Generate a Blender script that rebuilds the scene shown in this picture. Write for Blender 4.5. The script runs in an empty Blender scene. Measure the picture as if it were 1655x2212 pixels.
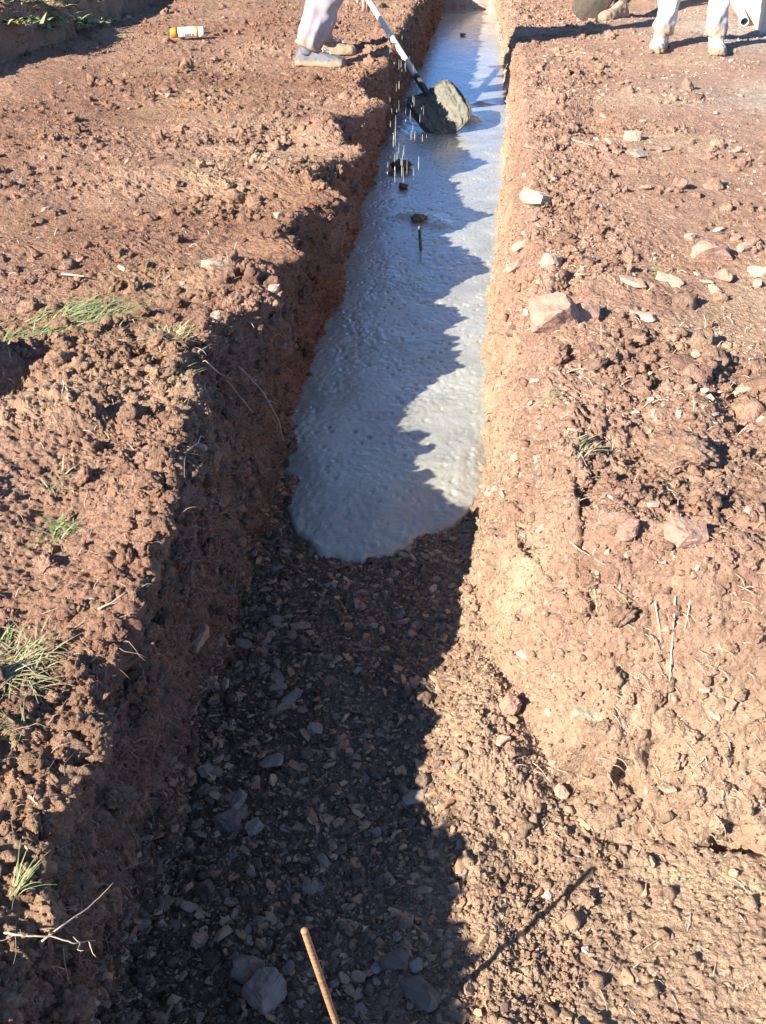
import bpy, bmesh, math, random
import numpy as np
from mathutils import Vector, Matrix
random.seed(7); rng = np.random.default_rng(11)
F32 = np.float32
scn = bpy.context.scene
COL = scn.collection

# ------------------------------------------------------------------ camera
PITCH, YAW = math.radians(33.0), math.radians(5.2)
CAM = np.array([0.0, 0.0, 1.1])
FPX = 2310 / 1.0344                      # focal length in units of a 1655 px wide picture
CX, CY = 827.6, 1106.0
fw = np.array([-math.sin(YAW)*math.cos(PITCH), math.cos(YAW)*math.cos(PITCH), -math.sin(PITCH)])
rt = np.array([math.cos(YAW), math.sin(YAW), 0.0]); up = np.cross(rt, fw)
def ray(x, y):
    return fw + rt*(x-CX)/FPX + up*(CY-y)/FPX
def at(x, y, z=0.0):                     # the point of the level z seen in direction x, y
    d = ray(x, y); return CAM + d*((z-CAM[2])/d[2])
def at_depth(x, y, t): return CAM + ray(x, y)*t
cam_d = bpy.data.cameras.new('camera'); cam = bpy.data.objects.new('camera', cam_d); COL.objects.link(cam)
cam_d.sensor_fit = 'VERTICAL'; cam_d.sensor_height = 36.0; cam_d.lens = 36.0*2310/2288
cam_d.clip_start = 0.02; cam_d.clip_end = 2000
m = Matrix.Identity(4)
for i in range(3):
    m[i][0] = rt[i]; m[i][1] = up[i]; m[i][2] = -fw[i]; m[i][3] = CAM[i]
cam.matrix_world = m; scn.camera = cam

# ------------------------------------------------------------------ noise
def _h(ix, iy, s):
    n = (ix.astype(np.int64)*374761393 + iy.astype(np.int64)*668265263 + s*974634777) & 0x7fffffff
    n = ((n ^ (n >> 13))*1274126177) & 0x7fffffff
    n = ((n ^ (n >> 16))*2246822519) & 0x7fffffff
    return (n ^ (n >> 15)) & 0x7fffffff
def gnoise(x, y, s=0):
    ix = np.floor(x); iy = np.floor(y); fx = (x-ix).astype(F32); fy = (y-iy).astype(F32)
    ix = ix.astype(np.int32); iy = iy.astype(np.int32)
    u = fx*fx*fx*(fx*(fx*6-15)+10); v = fy*fy*fy*(fy*(fy*6-15)+10)
    def g(dx, dy):
        a = (_h(ix+dx, iy+dy, s) % 1024).astype(F32)*F32(2*math.pi/1024)
        return np.cos(a)*(fx-dx) + np.sin(a)*(fy-dy)
    n00 = g(0, 0); n10 = g(1, 0); n01 = g(0, 1); n11 = g(1, 1)
    return ((n00*(1-u)+n10*u)*(1-v) + (n01*(1-u)+n11*u)*v)*F32(1.5)
def fbm(x, y, o, s=0, gain=.5):
    r = 0; a = 1.0; f = 1.0
    for k in range(o):
        r = r + a*gnoise(x*f, y*f, s+k*17); a *= gain; f *= 2.03
    return r
def worley(x, y, s=0):                   # distance to the nearest random point, and that cell's random value
    ix = np.floor(x).astype(np.int32); iy = np.floor(y).astype(np.int32)
    best = np.full(x.shape, 9.0, F32); val = np.zeros(x.shape, F32)
    for dx in (-1, 0, 1):
        for dy in (-1, 0, 1):
            h = _h(ix+dx, iy+dy, s)
            px = ix+dx+(h % 1024)/1024.0; py = iy+dy+((h >> 10) % 1024)/1024.0
            d = ((px-x)**2+(py-y)**2).astype(F32)
            c = d < best; best = np.where(c, d, best); val = np.where(c, ((h >> 20) % 1024)/1024.0, val)
    return np.sqrt(best), val
def sstep(a, b, x):
    t = np.clip((x-a)/(b-a), 0, 1); return t*t*(3-2*t)

# ------------------------------------------------------------------ helpers for objects
def tag(o, label=None, cat=None, group=None, kind=None):
    if label: o['label'] = label
    if cat: o['category'] = cat
    if group: o['group'] = group
    if kind: o['kind'] = kind
    return o
def link(name, me, mat=None, parent=None, loc=None):
    o = bpy.data.objects.new(name, me); COL.objects.link(o)
    if mat is not None and me is not None: me.materials.append(mat)
    if parent is not None: o.parent = parent
    if loc is not None: o.location = loc
    return o
def empty(name, loc, label, cat, group=None):
    o = link(name, None, None, None, loc); o.empty_display_size = .1
    return tag(o, label, cat, group)
def mesh_np(name, v, faces, smooth=True):
    me = bpy.data.meshes.new(name); n = len(v); k = faces.shape[1]; nf = len(faces)
    me.vertices.add(n); me.vertices.foreach_set('co', np.ascontiguousarray(v, F32).ravel())
    me.loops.add(nf*k); me.loops.foreach_set('vertex_index', np.ascontiguousarray(faces, np.int32).ravel())
    me.polygons.add(nf); me.polygons.foreach_set('loop_start', np.arange(0, nf*k, k, dtype=np.int32))
    try: me.polygons.foreach_set('loop_total', np.full(nf, k, np.int32))
    except Exception: pass
    me.polygons.foreach_set('use_smooth', np.full(nf, smooth, bool))
    me.update(calc_edges=True); return me
def grid_faces(nr, nc):
    i = np.arange(nr*nc, dtype=np.int32).reshape(nr, nc)
    return np.stack([i[:-1, :-1], i[:-1, 1:], i[1:, 1:], i[1:, :-1]], -1).reshape(-1, 4)
def set_col(me, name, rgba):
    a = me.attributes.new(name, 'FLOAT_COLOR', 'POINT'); a.data.foreach_set('color', np.ascontiguousarray(rgba, F32).ravel())

# ------------------------------------------------------------------ materials
class NT:
    def __init__(s, name):
        s.m = bpy.data.materials.new(name); s.m.use_nodes = True; s.t = s.m.node_tree; s.t.nodes.clear()
        s.out = s.n('ShaderNodeOutputMaterial'); s.p = s.n('ShaderNodeBsdfPrincipled'); s.l(s.p.outputs[0], s.out.inputs[0])
        s.tc = s.n('ShaderNodeTexCoord')
    def n(s, k, **kw):
        o = s.t.nodes.new(k)
        for a, b in kw.items(): setattr(o, a, b)
        return o
    def l(s, a, b): s.t.links.new(a, b)
    def noise(s, scale, detail=5, rough=.55, co=None, dist=0):
        o = s.n('ShaderNodeTexNoise'); o.inputs['Scale'].default_value = scale; o.inputs['Detail'].default_value = detail
        o.inputs['Roughness'].default_value = rough; o.inputs['Distortion'].default_value = dist
        s.l(co or s.tc.outputs['Object'], o.inputs['Vector']); return o.outputs['Fac']
    def ramp(s, fac, a, b, va=0.0, vb=1.0):
        o = s.n('ShaderNodeMapRange'); o.clamp = True
        s.l(fac, o.inputs[0])
        for k, v in zip((1, 2, 3, 4), (a, b, va, vb)): o.inputs[k].default_value = v
        return o.outputs[0]
    def mix(s, f, a, b, mode='MIX'):
        o = s.n('ShaderNodeMix', data_type='RGBA', blend_type=mode)
        for sock, v in ((o.inputs[0], f), (o.inputs[6], a), (o.inputs[7], b)):
            if hasattr(v, 'is_linked'): s.l(v, sock)
            elif isinstance(v, (int, float)): sock.default_value = v if sock == o.inputs[0] else (v, v, v, 1)
            else: sock.default_value = (*v, 1)
        return o.outputs[2]
    def math(s, op, a, b):
        o = s.n('ShaderNodeMath', operation=op)
        for sock, v in zip(o.inputs, (a, b)):
            if hasattr(v, 'is_linked'): s.l(v, sock)
            else: sock.default_value = v
        return o.outputs[0]
    def set(s, k, v):
        if hasattr(v, 'is_linked'): s.l(v, s.p.inputs[k])
        else: s.p.inputs[k].default_value = (*v, 1) if isinstance(v, tuple) else v
    def bump(s, fac, strength, dist):
        o = s.n('ShaderNodeBump'); o.inputs['Strength'].default_value = strength; o.inputs['Distance'].default_value = dist
        s.l(fac, o.inputs['Height']); s.l(o.outputs[0], s.p.inputs['Normal'])

def soil_mat():
    a = NT('soil'); at1 = a.n('ShaderNodeAttribute', attribute_name='zone'); at2 = a.n('ShaderNodeAttribute', attribute_name='zone2')
    z1 = a.n('ShaderNodeSeparateColor'); a.l(at1.outputs['Color'], z1.inputs[0])
    z2 = a.n('ShaderNodeSeparateColor'); a.l(at2.outputs['Color'], z2.inputs[0])
    n1 = a.noise(2.6, 6, .6); n2 = a.noise(55, 6, .65); n3 = a.noise(14, 5, .6)
    c = a.mix(a.ramp(n1, .3, .7), (.258, .147, .098), (.37, .224, .155))
    c = a.mix(a.ramp(n3, .35, .75), c, (.42, .275, .190))
    sub = a.math('MULTIPLY', z1.outputs[0], a.ramp(n3, .25, .6, .45, 1))
    c = a.mix(sub, c, (.55, .42, .27))
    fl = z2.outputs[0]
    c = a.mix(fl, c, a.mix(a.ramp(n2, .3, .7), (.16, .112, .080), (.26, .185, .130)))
    c = a.mix(a.math('MULTIPLY', z1.outputs[2], a.ramp(n3, .3, .6)), c, (.44, .41, .37))
    vo = a.n('ShaderNodeTexVoronoi'); vo.inputs['Scale'].default_value = 105; a.l(a.tc.outputs['Object'], vo.inputs['Vector'])
    vs = a.n('ShaderNodeSeparateColor'); a.l(vo.outputs['Color'], vs.inputs[0])
    g = a.math('MULTIPLY', a.ramp(vs.outputs[0], .9, .93), a.ramp(vo.outputs['Distance'], .42, .3))
    c = a.mix(a.math('MULTIPLY', g, .55), c, (.52, .42, .33))
    c = a.mix(1.0, c, a.ramp(n2, .25, .75, .72, 1.22), 'MULTIPLY')
    c = a.mix(1.0, c, a.ramp(at1.outputs['Alpha'], 0, 1, .72, 1.28), 'MULTIPLY')
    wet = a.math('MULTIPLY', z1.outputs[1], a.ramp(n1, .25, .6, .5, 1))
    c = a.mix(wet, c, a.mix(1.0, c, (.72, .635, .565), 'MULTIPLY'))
    a.set('Base Color', c); a.set('Roughness', a.ramp(wet, 0, 1, .95, .72)); a.set('Specular IOR Level', .25)
    h = a.math('ADD', a.math('ADD', a.noise(230, 5, .7), a.math('MULTIPLY', a.noise(70, 4, .7), 1.5)), a.math('MULTIPLY', vo.outputs['Distance'], -.5))
    a.bump(h, 1.0, .008)
    return a.m
SOIL = soil_mat()

def simple(name, c1, c2, scale, rough=.8, bump=.4, bscale=None, bdist=.003, metal=0.0, spec=.4, attr=None):
    a = NT(name); f = a.ramp(a.noise(scale, 6, .6), .3, .7); c = a.mix(f, c1, c2)
    if attr:
        t = a.n('ShaderNodeAttribute', attribute_name=attr); c = a.mix(1.0, c, t.outputs['Color'], 'MULTIPLY')
    a.set('Base Color', c); a.set('Roughness', rough); a.set('Metallic', metal); a.set('Specular IOR Level', spec)
    if bump: a.bump(a.noise(bscale or scale*4, 5, .6), bump, bdist)
    return a.m

def concrete_mat():
    a = NT('wet_concrete'); n = a.noise(9, 6, .6); n2 = a.noise(130, 4, .6)
    c = a.mix(a.ramp(n, .3, .7), (.305, .307, .258), (.385, .383, .322))
    c = a.mix(a.ramp(n2, .62, .75), c, (.24, .232, .205))
    c = a.mix(1.0, c, a.ramp(a.noise(4.5, 5, .65, dist=.6), .35, .65, .84, 1.12), 'MULTIPLY')
    a.set('Base Color', c); a.set('Roughness', a.ramp(a.noise(6, 5, .65, dist=.6), .35, .65, .16, .46)); a.set('Specular IOR Level', .75)
    a.set('Coat Weight', .7); a.set('Coat Roughness', .16)
    a.bump(a.noise(240, 5, .7), .6, .004)
    return a.m
CONC = concrete_mat()
M = dict(
    shard=simple('slate_chip', (.75, .75, .75), (1.15, 1.12, 1.08), 60, .75, .5, 300, .002, attr='tint'),
    pale=simple('pale_stone', (.34, .22, .155), (.49, .37, .27), 34, .9, .8, 140, .004),
    white=simple('white_quartz', (.50, .42, .34), (.66, .60, .52), 30, .7, .5, 120),
    grey=simple('grey_slate', (.19, .145, .112), (.30, .24, .19), 18, .7, .5, 120),
    brown=simple('brown_stone', (.28, .165, .115), (.42, .27, .20), 30, .9, .9, 120, .005),
    green=simple('green_stone', (.20, .19, .125), (.34, .30, .21), 30, .8, .8, 120, .005),
    dark=simple('dark_slate', (.12, .087, .067), (.20, .15, .118), 18, .65, .5, 120),
    straw=simple('straw', (.50, .40, .23), (.70, .60, .40), 60, .7, 0),
    root=simple('root', (.34, .235, .16), (.50, .38, .27), 60, .85, .3, 300),
    stick=simple('pale_root', (.40, .30, .21), (.56, .45, .33), 60, .8, .3, 300),
    steel=simple('shovel_steel', (.075, .075, .06), (.14, .135, .11), 20, .55, .3, 160, .001, 0.3),
    shaded_mudsteel=simple('shaded_muddy_steel', (.055, .042, .03), (.11, .085, .06), 30, .8, .8, 120, .004),  # mud brown, darkened further to carry the blade's shadowed side
    laces=simple('laces', (.5, .48, .45), (.65, .63, .6), 60, .8, 0),
    wood=simple('bleached_wood', (.62, .55, .45), (.78, .71, .60), 30, .6, .2, 120),
    skin=simple('skin', (.52, .27, .20), (.62, .34, .26), 30, .5, .1),
    leaf=simple('weed_leaf', (.10, .26, .035), (.20, .42, .07), 30, .55, 0),
    hair=simple('hair', (.03, .022, .017), (.06, .045, .035), 60, .6, .3),
)

# ------------------------------------------------------------------ the ground sheet: level soil, the trench cut through it
YS = [0.0, .35, .44, .58, .72, .90, 1.2, 1.42, 1.62, 1.75, 1.9, 2.0, 2.18, 2.41, 2.55, 2.65, 2.8, 2.92, 3.07, 3.21, 3.45, 3.6, 3.72, 3.98, 4.2, 4.3, 4.42, 4.89, 5.15, 5.24, 5.36, 5.75, 6.1, 6.35, 6.6, 7.0, 7.4, 8.0, 9.0, 10.6]
XS = [-.515, -.515, -.525, -.54, -.525, -.56, -.55, -.545, -.55, -.56, -.61, -.645, -.65, -.69, -.62, -.58, -.57, -.62, -.54, -.63, -.58, -.49, -.52, -.65, -.55, -.50, -.55, -.67, -.54, -.49, -.57, -.64, -.60, -.55, -.60, -.58, -.60, -.57, -.56, -.54]
YS = np.array(YS); XS = np.array(XS); XS = np.where((YS > 2.1) & (YS < 5.8), -.585+1.35*(XS+.585), XS)
def lip_left(y): return np.interp(y, YS, XS) + .012*gnoise(y*9, y*0+3.3, 5)
def base_left(y): return np.interp(y, [0, 1.2, 1.8, 2.3, 2.7, 3.3, 4, 5, 6.3, 8.4, 10.6], [-.50, -.51, -.53, -.48, -.52, -.52, -.54, -.56, -.57, -.50, -.46]) + .02*gnoise(y*3.5, y*0+8.1, 6)
def base_right(y): return np.interp(y, [0, 1.0, 1.5, 2.3, 3.5, 4.5, 5.7, 6.85, 9.5, 11.6], [.10, .08, .02, .04, .05, .08, .12, .165, .14, .08]) + .018*gnoise(y*4, y*0+1.7, 7)
def lip_right(y): return np.interp(y, [0, .8, 1.2, 1.6, 2.0, 2.6, 5.5, 6.85, 8.2, 9.5, 11.6], [.22, .22, .22, .22, .21, .20, .21, .225, .20, .18, .13]) + .02*gnoise(y*5, y*0+4.7, 8)
FLOOR = -.46
def rows():
    y = [.22]; 
    while y[-1] < 12.4: y.append(y[-1] + .0017*math.hypot(y[-1], 1.1))
    f = [y[-1]]
    while f[-1] < 400: f.append(f[-1] + max(.05, .06*(f[-1]-12.3)))
    b = [.22]
    while b[-1] > -150: b.append(b[-1] - max(.008, .09*(.25-b[-1])))
    return np.array(b[:0:-1] + y + f[1:])
Y = rows(); NR = len(Y)
def spread(d0, k, reach, far):
    s = [0.0]
    while s[-1] < reach: s.append(s[-1] + d0 + k*s[-1])
    while s[-1] < far: s.append(s[-1] + max(.012, .12*(s[-1]-reach)))
    return np.array(s)
SL = spread(.0024, .0030, 3.4, 300); SR = spread(.0024, .0030, 2.4, 300)
NW, NF, NRW = 190, 170, 150
ll, bl, br, lr = lip_left(Y), base_left(Y), base_right(Y), lip_right(Y)
dp = sstep(11.78, 11.70, Y)*sstep(-3.0, -2.9, Y)               # the trench exists here
hl = (.03-.085*sstep(1.45, 1.0, Y))*dp + .045*np.exp(-((Y-1.70)/.09)**2) + .02*gnoise(Y*6, Y*0+9.2, 21); hr = .012*gnoise(Y*5, Y*0+2.2, 22)
fl = np.interp(Y, [0, 1.2, 1.9, 2.6], [-.485, -.47, -.392, -.40])*dp + .012*gnoise(Y*2.5, Y*0+.5, 23)*dp
fl = np.where(dp > .01, fl, 0)
def lerp(a, b, t): return a[:, None]*(1-t[None, :]) + b[:, None]*t[None, :]
tw = np.linspace(0, 1, NW+1)[1:]; tf = np.linspace(0, 1, NF+1)[1:]; tr = np.linspace(0, 1, NRW+1)[1:]
XL = ll[:, None]-SL[::-1][None, :]; ZL = hl[:, None]*np.exp(-(SL[::-1]/.14)**2)[None, :]
XW = lerp(ll, bl, tw**1.0); ZW = lerp(hl, fl, tw)
XF = lerp(bl, br, tf); ZF = lerp(fl, fl, tf)
sh = tr**1.0
XRW = lerp(br, lr, sh); ZRW = lerp(fl, hr, tr**.85)
XR = lr[:, None]+SR[None, 1:]; ZR = hr[:, None]*np.exp(-(SR[1:]/.2)**2)[None, :]
X = np.concatenate([XL, XW, XF, XRW, XR], 1); Z = np.concatenate([ZL, ZW, ZF, ZRW, ZR], 1)
NC = X.shape[1]; YY = np.repeat(Y[:, None], NC, 1)
iL, iW, iF, iRW = XL.shape[1], XL.shape[1]+NW, XL.shape[1]+NW+NF, XL.shape[1]+NW+NF+NRW
# round the corners of the cut
ker = np.hanning(23)[1:-1]; ker /= ker.sum(); h = len(ker)//2
for A in (X, Z):
    lo, hi = iL-120, iRW+120
    seg = A[:, lo-h:hi+h]; out = np.zeros_like(A[:, lo:hi])
    for k, w in enumerate(ker): out += w*seg[:, k:k+hi-lo]
    A[:, lo:hi] = out
# where the sheet is what
ci = np.arange(NC)[None, :]
isL = ci < iL; isW = (ci >= iL) & (ci < iW); isF = (ci >= iW) & (ci < iF); isRW = (ci >= iF) & (ci < iRW); isR = ci >= iRW
dl = np.where(isL, ll[:, None]-X, 0); dr = np.where(isR, X-lr[:, None], 0)
# lower ground at the near right, where the cut opens out, and the cross trench at the far end
yb = np.interp(X, [.0, .10, .20, .30, .65, 3], [2.1, 1.62, 1.42, 1.31, 1.25, 1.15]) + .035*gnoise(X*6, YY*0+3, 31) + .007*gnoise(X*15, YY*4, 32)
wd = np.interp(X, [.1, .3, .7], [.44, .38, .33]) + .05*gnoise(X*4, YY*0+6, 33)
nn = np.clip((YY-yb)/wd, 0, 1)
fz = fl[:, None]+.01; rise = np.where(nn < .42, nn*1.10, np.where(nn < .56, .462+(nn-.42)*.62, .549+(nn-.56)*1.025)); rise = .35*rise*rise*(3-2*rise)+.65*rise
cornerZ = np.where(YY-yb < 0, fz+.02*sstep(.3, 1.2, X), fz+(.0-fz)*rise) 
cut = sstep(-2.9, -2.7, YY)*sstep(9, 8.8, X)
cornerZ = cornerZ*cut+(1-cut)*.5
Z = np.where((isR | isRW) & (YY < 2.4), np.minimum(Z, cornerZ), Z)
tal = .085*np.exp(-((X-.06)/.11)**2-((YY-1.52)/.17)**2) + .05*np.exp(-((X-.10)/.09)**2-((YY-1.9)/.2)**2)
Z = np.where((X > -.25) & (Z < -.15) & (YY < 2.3) & (isF | isRW | isR), np.maximum(Z, np.minimum(Z+tal, -.15)), Z)
isFloorR = (isR | isRW) & (YY-yb < .02) & (YY < 1.7)
isFace = (isR | isRW) & (YY-yb >= 0) & (nn < 1)
cross = sstep(10.60, 10.66, YY)*sstep(11.76, 11.70, YY)*isL*sstep(-6, -5.9, X)
Z = Z*(1-cross) + (FLOOR)*cross
# the raised turf bank at the far left, and rises and hollows in the soil
def bump(px, py, rx, ry, hgt, ang=0, z=0.0):
    global Z
    c = at(px, py, z); a = math.radians(ang); ca, sa = math.cos(a), math.sin(a)
    u = (X-c[0])*ca+(YY-c[1])*sa; v = -(X-c[0])*sa+(YY-c[1])*ca
    q = (u/rx)**2+(v/ry)**2
    Z += np.where((isL | isR) & (Z > -.12), hgt*np.exp(-q**1.5), 0)
bx = -2.74 + .10*(YY-6.4)*.15 - .10*sstep(7.5, 5.6, YY) + .09*gnoise(YY*2.2, YY*0, 41) + .04*gnoise(YY*9, X*3, 43)
bank = sstep(0, -.06, X-bx)*sstep(5.2, 5.9, YY)*isL
Z += .25*bank*(1+.35*gnoise(X*3, YY*3, 42)) 
bump(-70, 825, .09, .12, .08); bump(20, 835, .09, .11, -.045)  # first: unseen rise past the left border, added to throw shade into the hollow
bump(1560, 1560, .05, .10, .035); bump(1625, 1640, .045, .10, -.07)
bump(1215, 1010, .05, .10, .03); bump(1245, 1075, .05, .11, -.05)
bump(1225, 650, .05, .12, -.04); bump(1180, 620, .05, .10, .02); bump(1300, 760, .06, .1, .025)
bump(1225, 1480, .03, .05, .02, 0, -.06); bump(1265, 1520, .035, .05, -.05, 0, -.06); bump(1370, 1530, .02, .03, -.04)
bump(1500, 860, .08, .22, .03, -20); bump(1590, 870, .06, .25, -.025); bump(1280, 265, .10, .22, -.03); bump(1210, 230, .1, .2, .03)
bump(1480, 1490, .06, .05, .02); bump(300, 760, .04, .07, -.035); bump(460, 620, .10, .10, .025); 
bump(170, 930, .07, .05, .03); bump(330, 1110, .1, .1, .02); bump(600, 385, .12, .14, .03); bump(700, 290, .1, .2, .025)
# arc length across, used as the noise coordinate
S = np.concatenate([np.zeros((NR, 1)), np.cumsum(np.hypot(np.diff(X, axis=1), np.diff(Z, axis=1)), 1)], 1)
S = S - S[:, iL-1:iL] + ll[:, None]*0 - .57
# relief
dist = np.sqrt(X**2+YY**2+1.2)
dy = np.gradient(Y)[:, None]
def fade(wl): return np.clip(wl/(2.2*np.maximum(dy, .0019)), 0, 1)
rough = .55 + .45*np.clip(fbm(X*1.1+7, YY*1.1, 3, 51)*1.6+.25, 0, 1)
rough = np.where(isL, np.maximum(rough*(.8+.2*sstep(2.6, 1.4, YY)), .95*np.exp(-(dl/.10)**2)), rough)
rough = np.where(isR, rough*(.35+.75*np.exp(-(np.maximum(dr-.12, 0)/.30)**2)), rough)
rough = np.where(isW, 1.0, rough); rough = np.where(isRW, .62, rough); rough = np.where(isF, .45, rough); rough = np.where(isFace, .62, rough); rough = np.where(isFloorR, .33+.35*np.clip(gnoise(X*6, YY*6, 97), 0, 1), rough)
rk = np.pad(rough, ((0, 0), (12, 12)), 'edge'); rough = sum(rk[:, k_:k_+NC] for k_ in range(25))/25
rough = rough*np.where(dist > 14, np.clip(14/dist, .3, 1), 1)
ext = np.where(isFace & (nn > .01), np.hypot(np.gradient(YY, axis=0), np.gradient(Z, axis=0))-np.gradient(YY, axis=0), 0)
S32, Y32 = S, YY + np.cumsum(ext, 0)
D = .030*gnoise(S32*1.6, Y32*1.6, 61)*sstep(0, .25, dl+dr)
D = D + rough*.020*gnoise(S32*5.5, Y32*5.5, 62)
def fbmf(fq, o, sd, gain):
    r_ = 0; a_ = 1.0
    for k in range(o): r_ = r_ + a_*fade(.9/fq)*gnoise(S32*fq, Y32*fq, sd+k*17); a_ *= gain; fq *= 2.03
    return r_
fb = fbmf(26, 5, 70, .80)
wa = .5*gnoise(S32*30, Y32*30, 63)+.35*gnoise(S32*75, Y32*75, 75); wb = .5*gnoise(S32*30, Y32*30, 64)+.35*gnoise(S32*75, Y32*75, 76)
D = D + rough*fade(.07)*(.020+.008*isW)*np.clip(fbm(S32*8+.3*wa, Y32*8+.3*wb, 4, 95, .6)-.12, 0, .8)
w1, v1 = worley(S32*15+.7*wa, Y32*15+.7*wb, 65)
D = D + rough*fade(.07)*(.009+.009*isW)*np.clip(.60-w1, 0, 1)*np.where(v1 > .72, 1.5, .05)*(1+1.1*fb)
w2, v2 = worley(S32*42+1.1*wa, Y32*42+1.1*wb, 68)
D = D + rough*fade(.03)*.0075*np.clip(.65-w2, 0, 1)*np.where(v2 > .5, 1.5, .1)
w3, v3 = worley(S32*85 + .3*gnoise(S32*190, Y32*190, 77), Y32*85 + .3*gnoise(S32*190, Y32*190, 78), 69)
D = D + (.35+.65*rough)*fade(.012)*0.0066*np.clip(.65-w3, 0, 1)*np.where(v3 > .4, 1.4, .1)
D = D + (.2+.8*rough)*.0070*fb
D = D + (.3+.7*rough)*.0030*fbmf(110, 2, 79, .6)
# the cut faces: bucket scrapes and layered ledges
ramp_ = np.zeros(NC); ramp_[iL:iW] = np.minimum(1, 5*np.minimum(tw, 1-tw)); ramp_[iF:iRW] = np.minimum(1, 5*np.minimum(tr, 1-tr))
D = D + ramp_[None, :]*np.where(isW, .022*fbm(S32*4, Y32*7, 3, 72) + .010*np.abs(gnoise(S32*9+Y32*3, Y32*22, 73)), 0)
D = D + ramp_[None, :]*np.where(isRW, .016*fbm(S32*4, Y32*6, 3, 74), 0)
del w1, v1, w2, v2, w3, v3
for px_, py_, rr_, dd_ in ((1262, 1515, .022, .045), (1295, 1535, .02, .03), (1378, 1545, .018, .04), (1440, 1530, .02, .03), (1090, 1500, .015, .02), (1630, 1640, .035, .05)):
    c_ = at(px_, py_, -.20); D = D - np.where(isFace, dd_*np.exp(-(((X-c_[0])/(rr_*1.3))**2+((YY-c_[1])/rr_)**2)**1.5), 0)
# push along the normal of the smooth sheet
T1 = np.stack([np.gradient(X, axis=1), np.zeros_like(X), np.gradient(Z, axis=1)], -1)
T2 = np.stack([np.gradient(X, axis=0)*0, np.gradient(YY, axis=0), np.gradient(Z, axis=0)*(isFace | isFloorR)], -1)
N_ = np.cross(T1, T2); N_ /= np.linalg.norm(N_, axis=-1, keepdims=True)+1e-12
GX = X + N_[..., 0]*D; GYf = YY + N_[..., 1]*D; GZ = Z + N_[..., 2]*D
GX = GX.astype(F32); GZ = GZ.astype(F32); GY = GYf.astype(F32)
GV = np.stack([GX, GY, GZ], -1).reshape(-1, 3)
# soil zones
def zones(x, y, z, lrx):
    sub = sstep(-.05, -.32, z)*.40*(x > -.3)
    sub = np.maximum(sub, 0.42*sstep(-.02, -.2, z)*sstep(2.2, 1.5, y)*(x > .0)*(.55+gnoise(x*6, y*6, 81)))
    sub = np.maximum(sub, 1.0*np.exp(-((y-1.235-.03*np.sin(x*9))/.04)**2)*sstep(.30, .42, x)*sstep(-.3, -.4, z))
    sub = np.maximum(sub, .9*np.exp(-((x-.13)/.07)**2-((y-1.75)/.12)**2))
    sub = np.maximum(sub, .35*sstep(.1, .5, gnoise(x*1.7, y*1.7, 82)))
    sub = np.maximum(sub, .8*np.exp(-((x+.95)/.30)**2-((y-4.0)/.35)**2)*(.6+gnoise(x*5, y*5, 83)))
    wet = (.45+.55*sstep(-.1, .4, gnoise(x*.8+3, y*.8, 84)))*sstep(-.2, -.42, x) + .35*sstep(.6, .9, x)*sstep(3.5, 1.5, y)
    cem = .9*np.exp(-((x-1.75)/.55)**2-((y-5.7)/.45)**2) + .9*np.exp(-((x-1.75)/.5)**2-((y-8.0)/.8)**2)
    cem = cem + 1.0*(sstep(-.27, -.33, z)*sstep(5.0, 6.2, y)*(x > -.3)) + .9*sstep(11.6, 11.7, y)*sstep(12, 11.9, y)
    flo = sstep(-.24, -.42, z)*(.12+.88*sstep(.03, -.12, x + .06*gnoise(x*5, y*5, 85)))*(y < 2.6)  # shade put into the floor colour: darker where the sun misses it
    return np.clip(sub, 0, 1), np.clip(wet, 0, 1), np.clip(cem, 0, 1), np.clip(flo, 0, 1)
def paint(me, V, tint, lrx):
    s, w, c, f = zones(V[:, 0], V[:, 1], V[:, 2], lrx)
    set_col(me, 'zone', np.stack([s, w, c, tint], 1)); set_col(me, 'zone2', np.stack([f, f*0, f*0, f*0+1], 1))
gm = mesh_np('ground', GV, grid_faces(NR, NC))
lrG = np.repeat(lr[:, None], NC, 1).reshape(-1)
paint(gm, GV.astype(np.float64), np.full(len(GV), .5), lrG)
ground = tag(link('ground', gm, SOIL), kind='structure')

# where the ground lies under a picture position
_d = GV.astype(np.float64)-CAM
_dep = _d@fw
_ok = np.flatnonzero((_dep > .3) & (_dep < 30))
_PX = CX+FPX*(_d[_ok]@rt)/_dep[_ok]; _PY = CY-FPX*(_d[_ok]@up)/_dep[_ok]; _DP = _dep[_ok]
_in = (_PX > -250) & (_PX < 1900) & (_PY > -60) & (_PY < 2300)
_ok, _PX, _PY, _DP = _ok[_in], _PX[_in], _PY[_in], _DP[_in]
_cell = (_PY+60).astype(np.int32)//8; _ord = np.argsort(_cell, kind='stable'); _cs = np.searchsorted(_cell[_ord], np.arange(400))
def on_ground(px, py, r=7):
    k = int((py+60)//8); idx = _ord[_cs[max(k-1, 0)]:_cs[min(k+2, 399)]]
    q = (_PX[idx]-px)**2+(_PY[idx]-py)**2
    s = idx[q < r*r]
    if len(s) == 0: s = idx[[int(np.argmin(q))]]
    s = s[_DP[s] < _DP[s].min()+.12]
    b = s[np.argmin((_PX[s]-px)**2+(_PY[s]-py)**2)]
    return Vector(GV[_ok[b]])
def ground_z(x, y):
    j = int(np.argmin(np.abs(Y-y))); i = int(np.argmin(np.abs(GX[j]-x) + 0)); return float(GZ[j, i])

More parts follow.
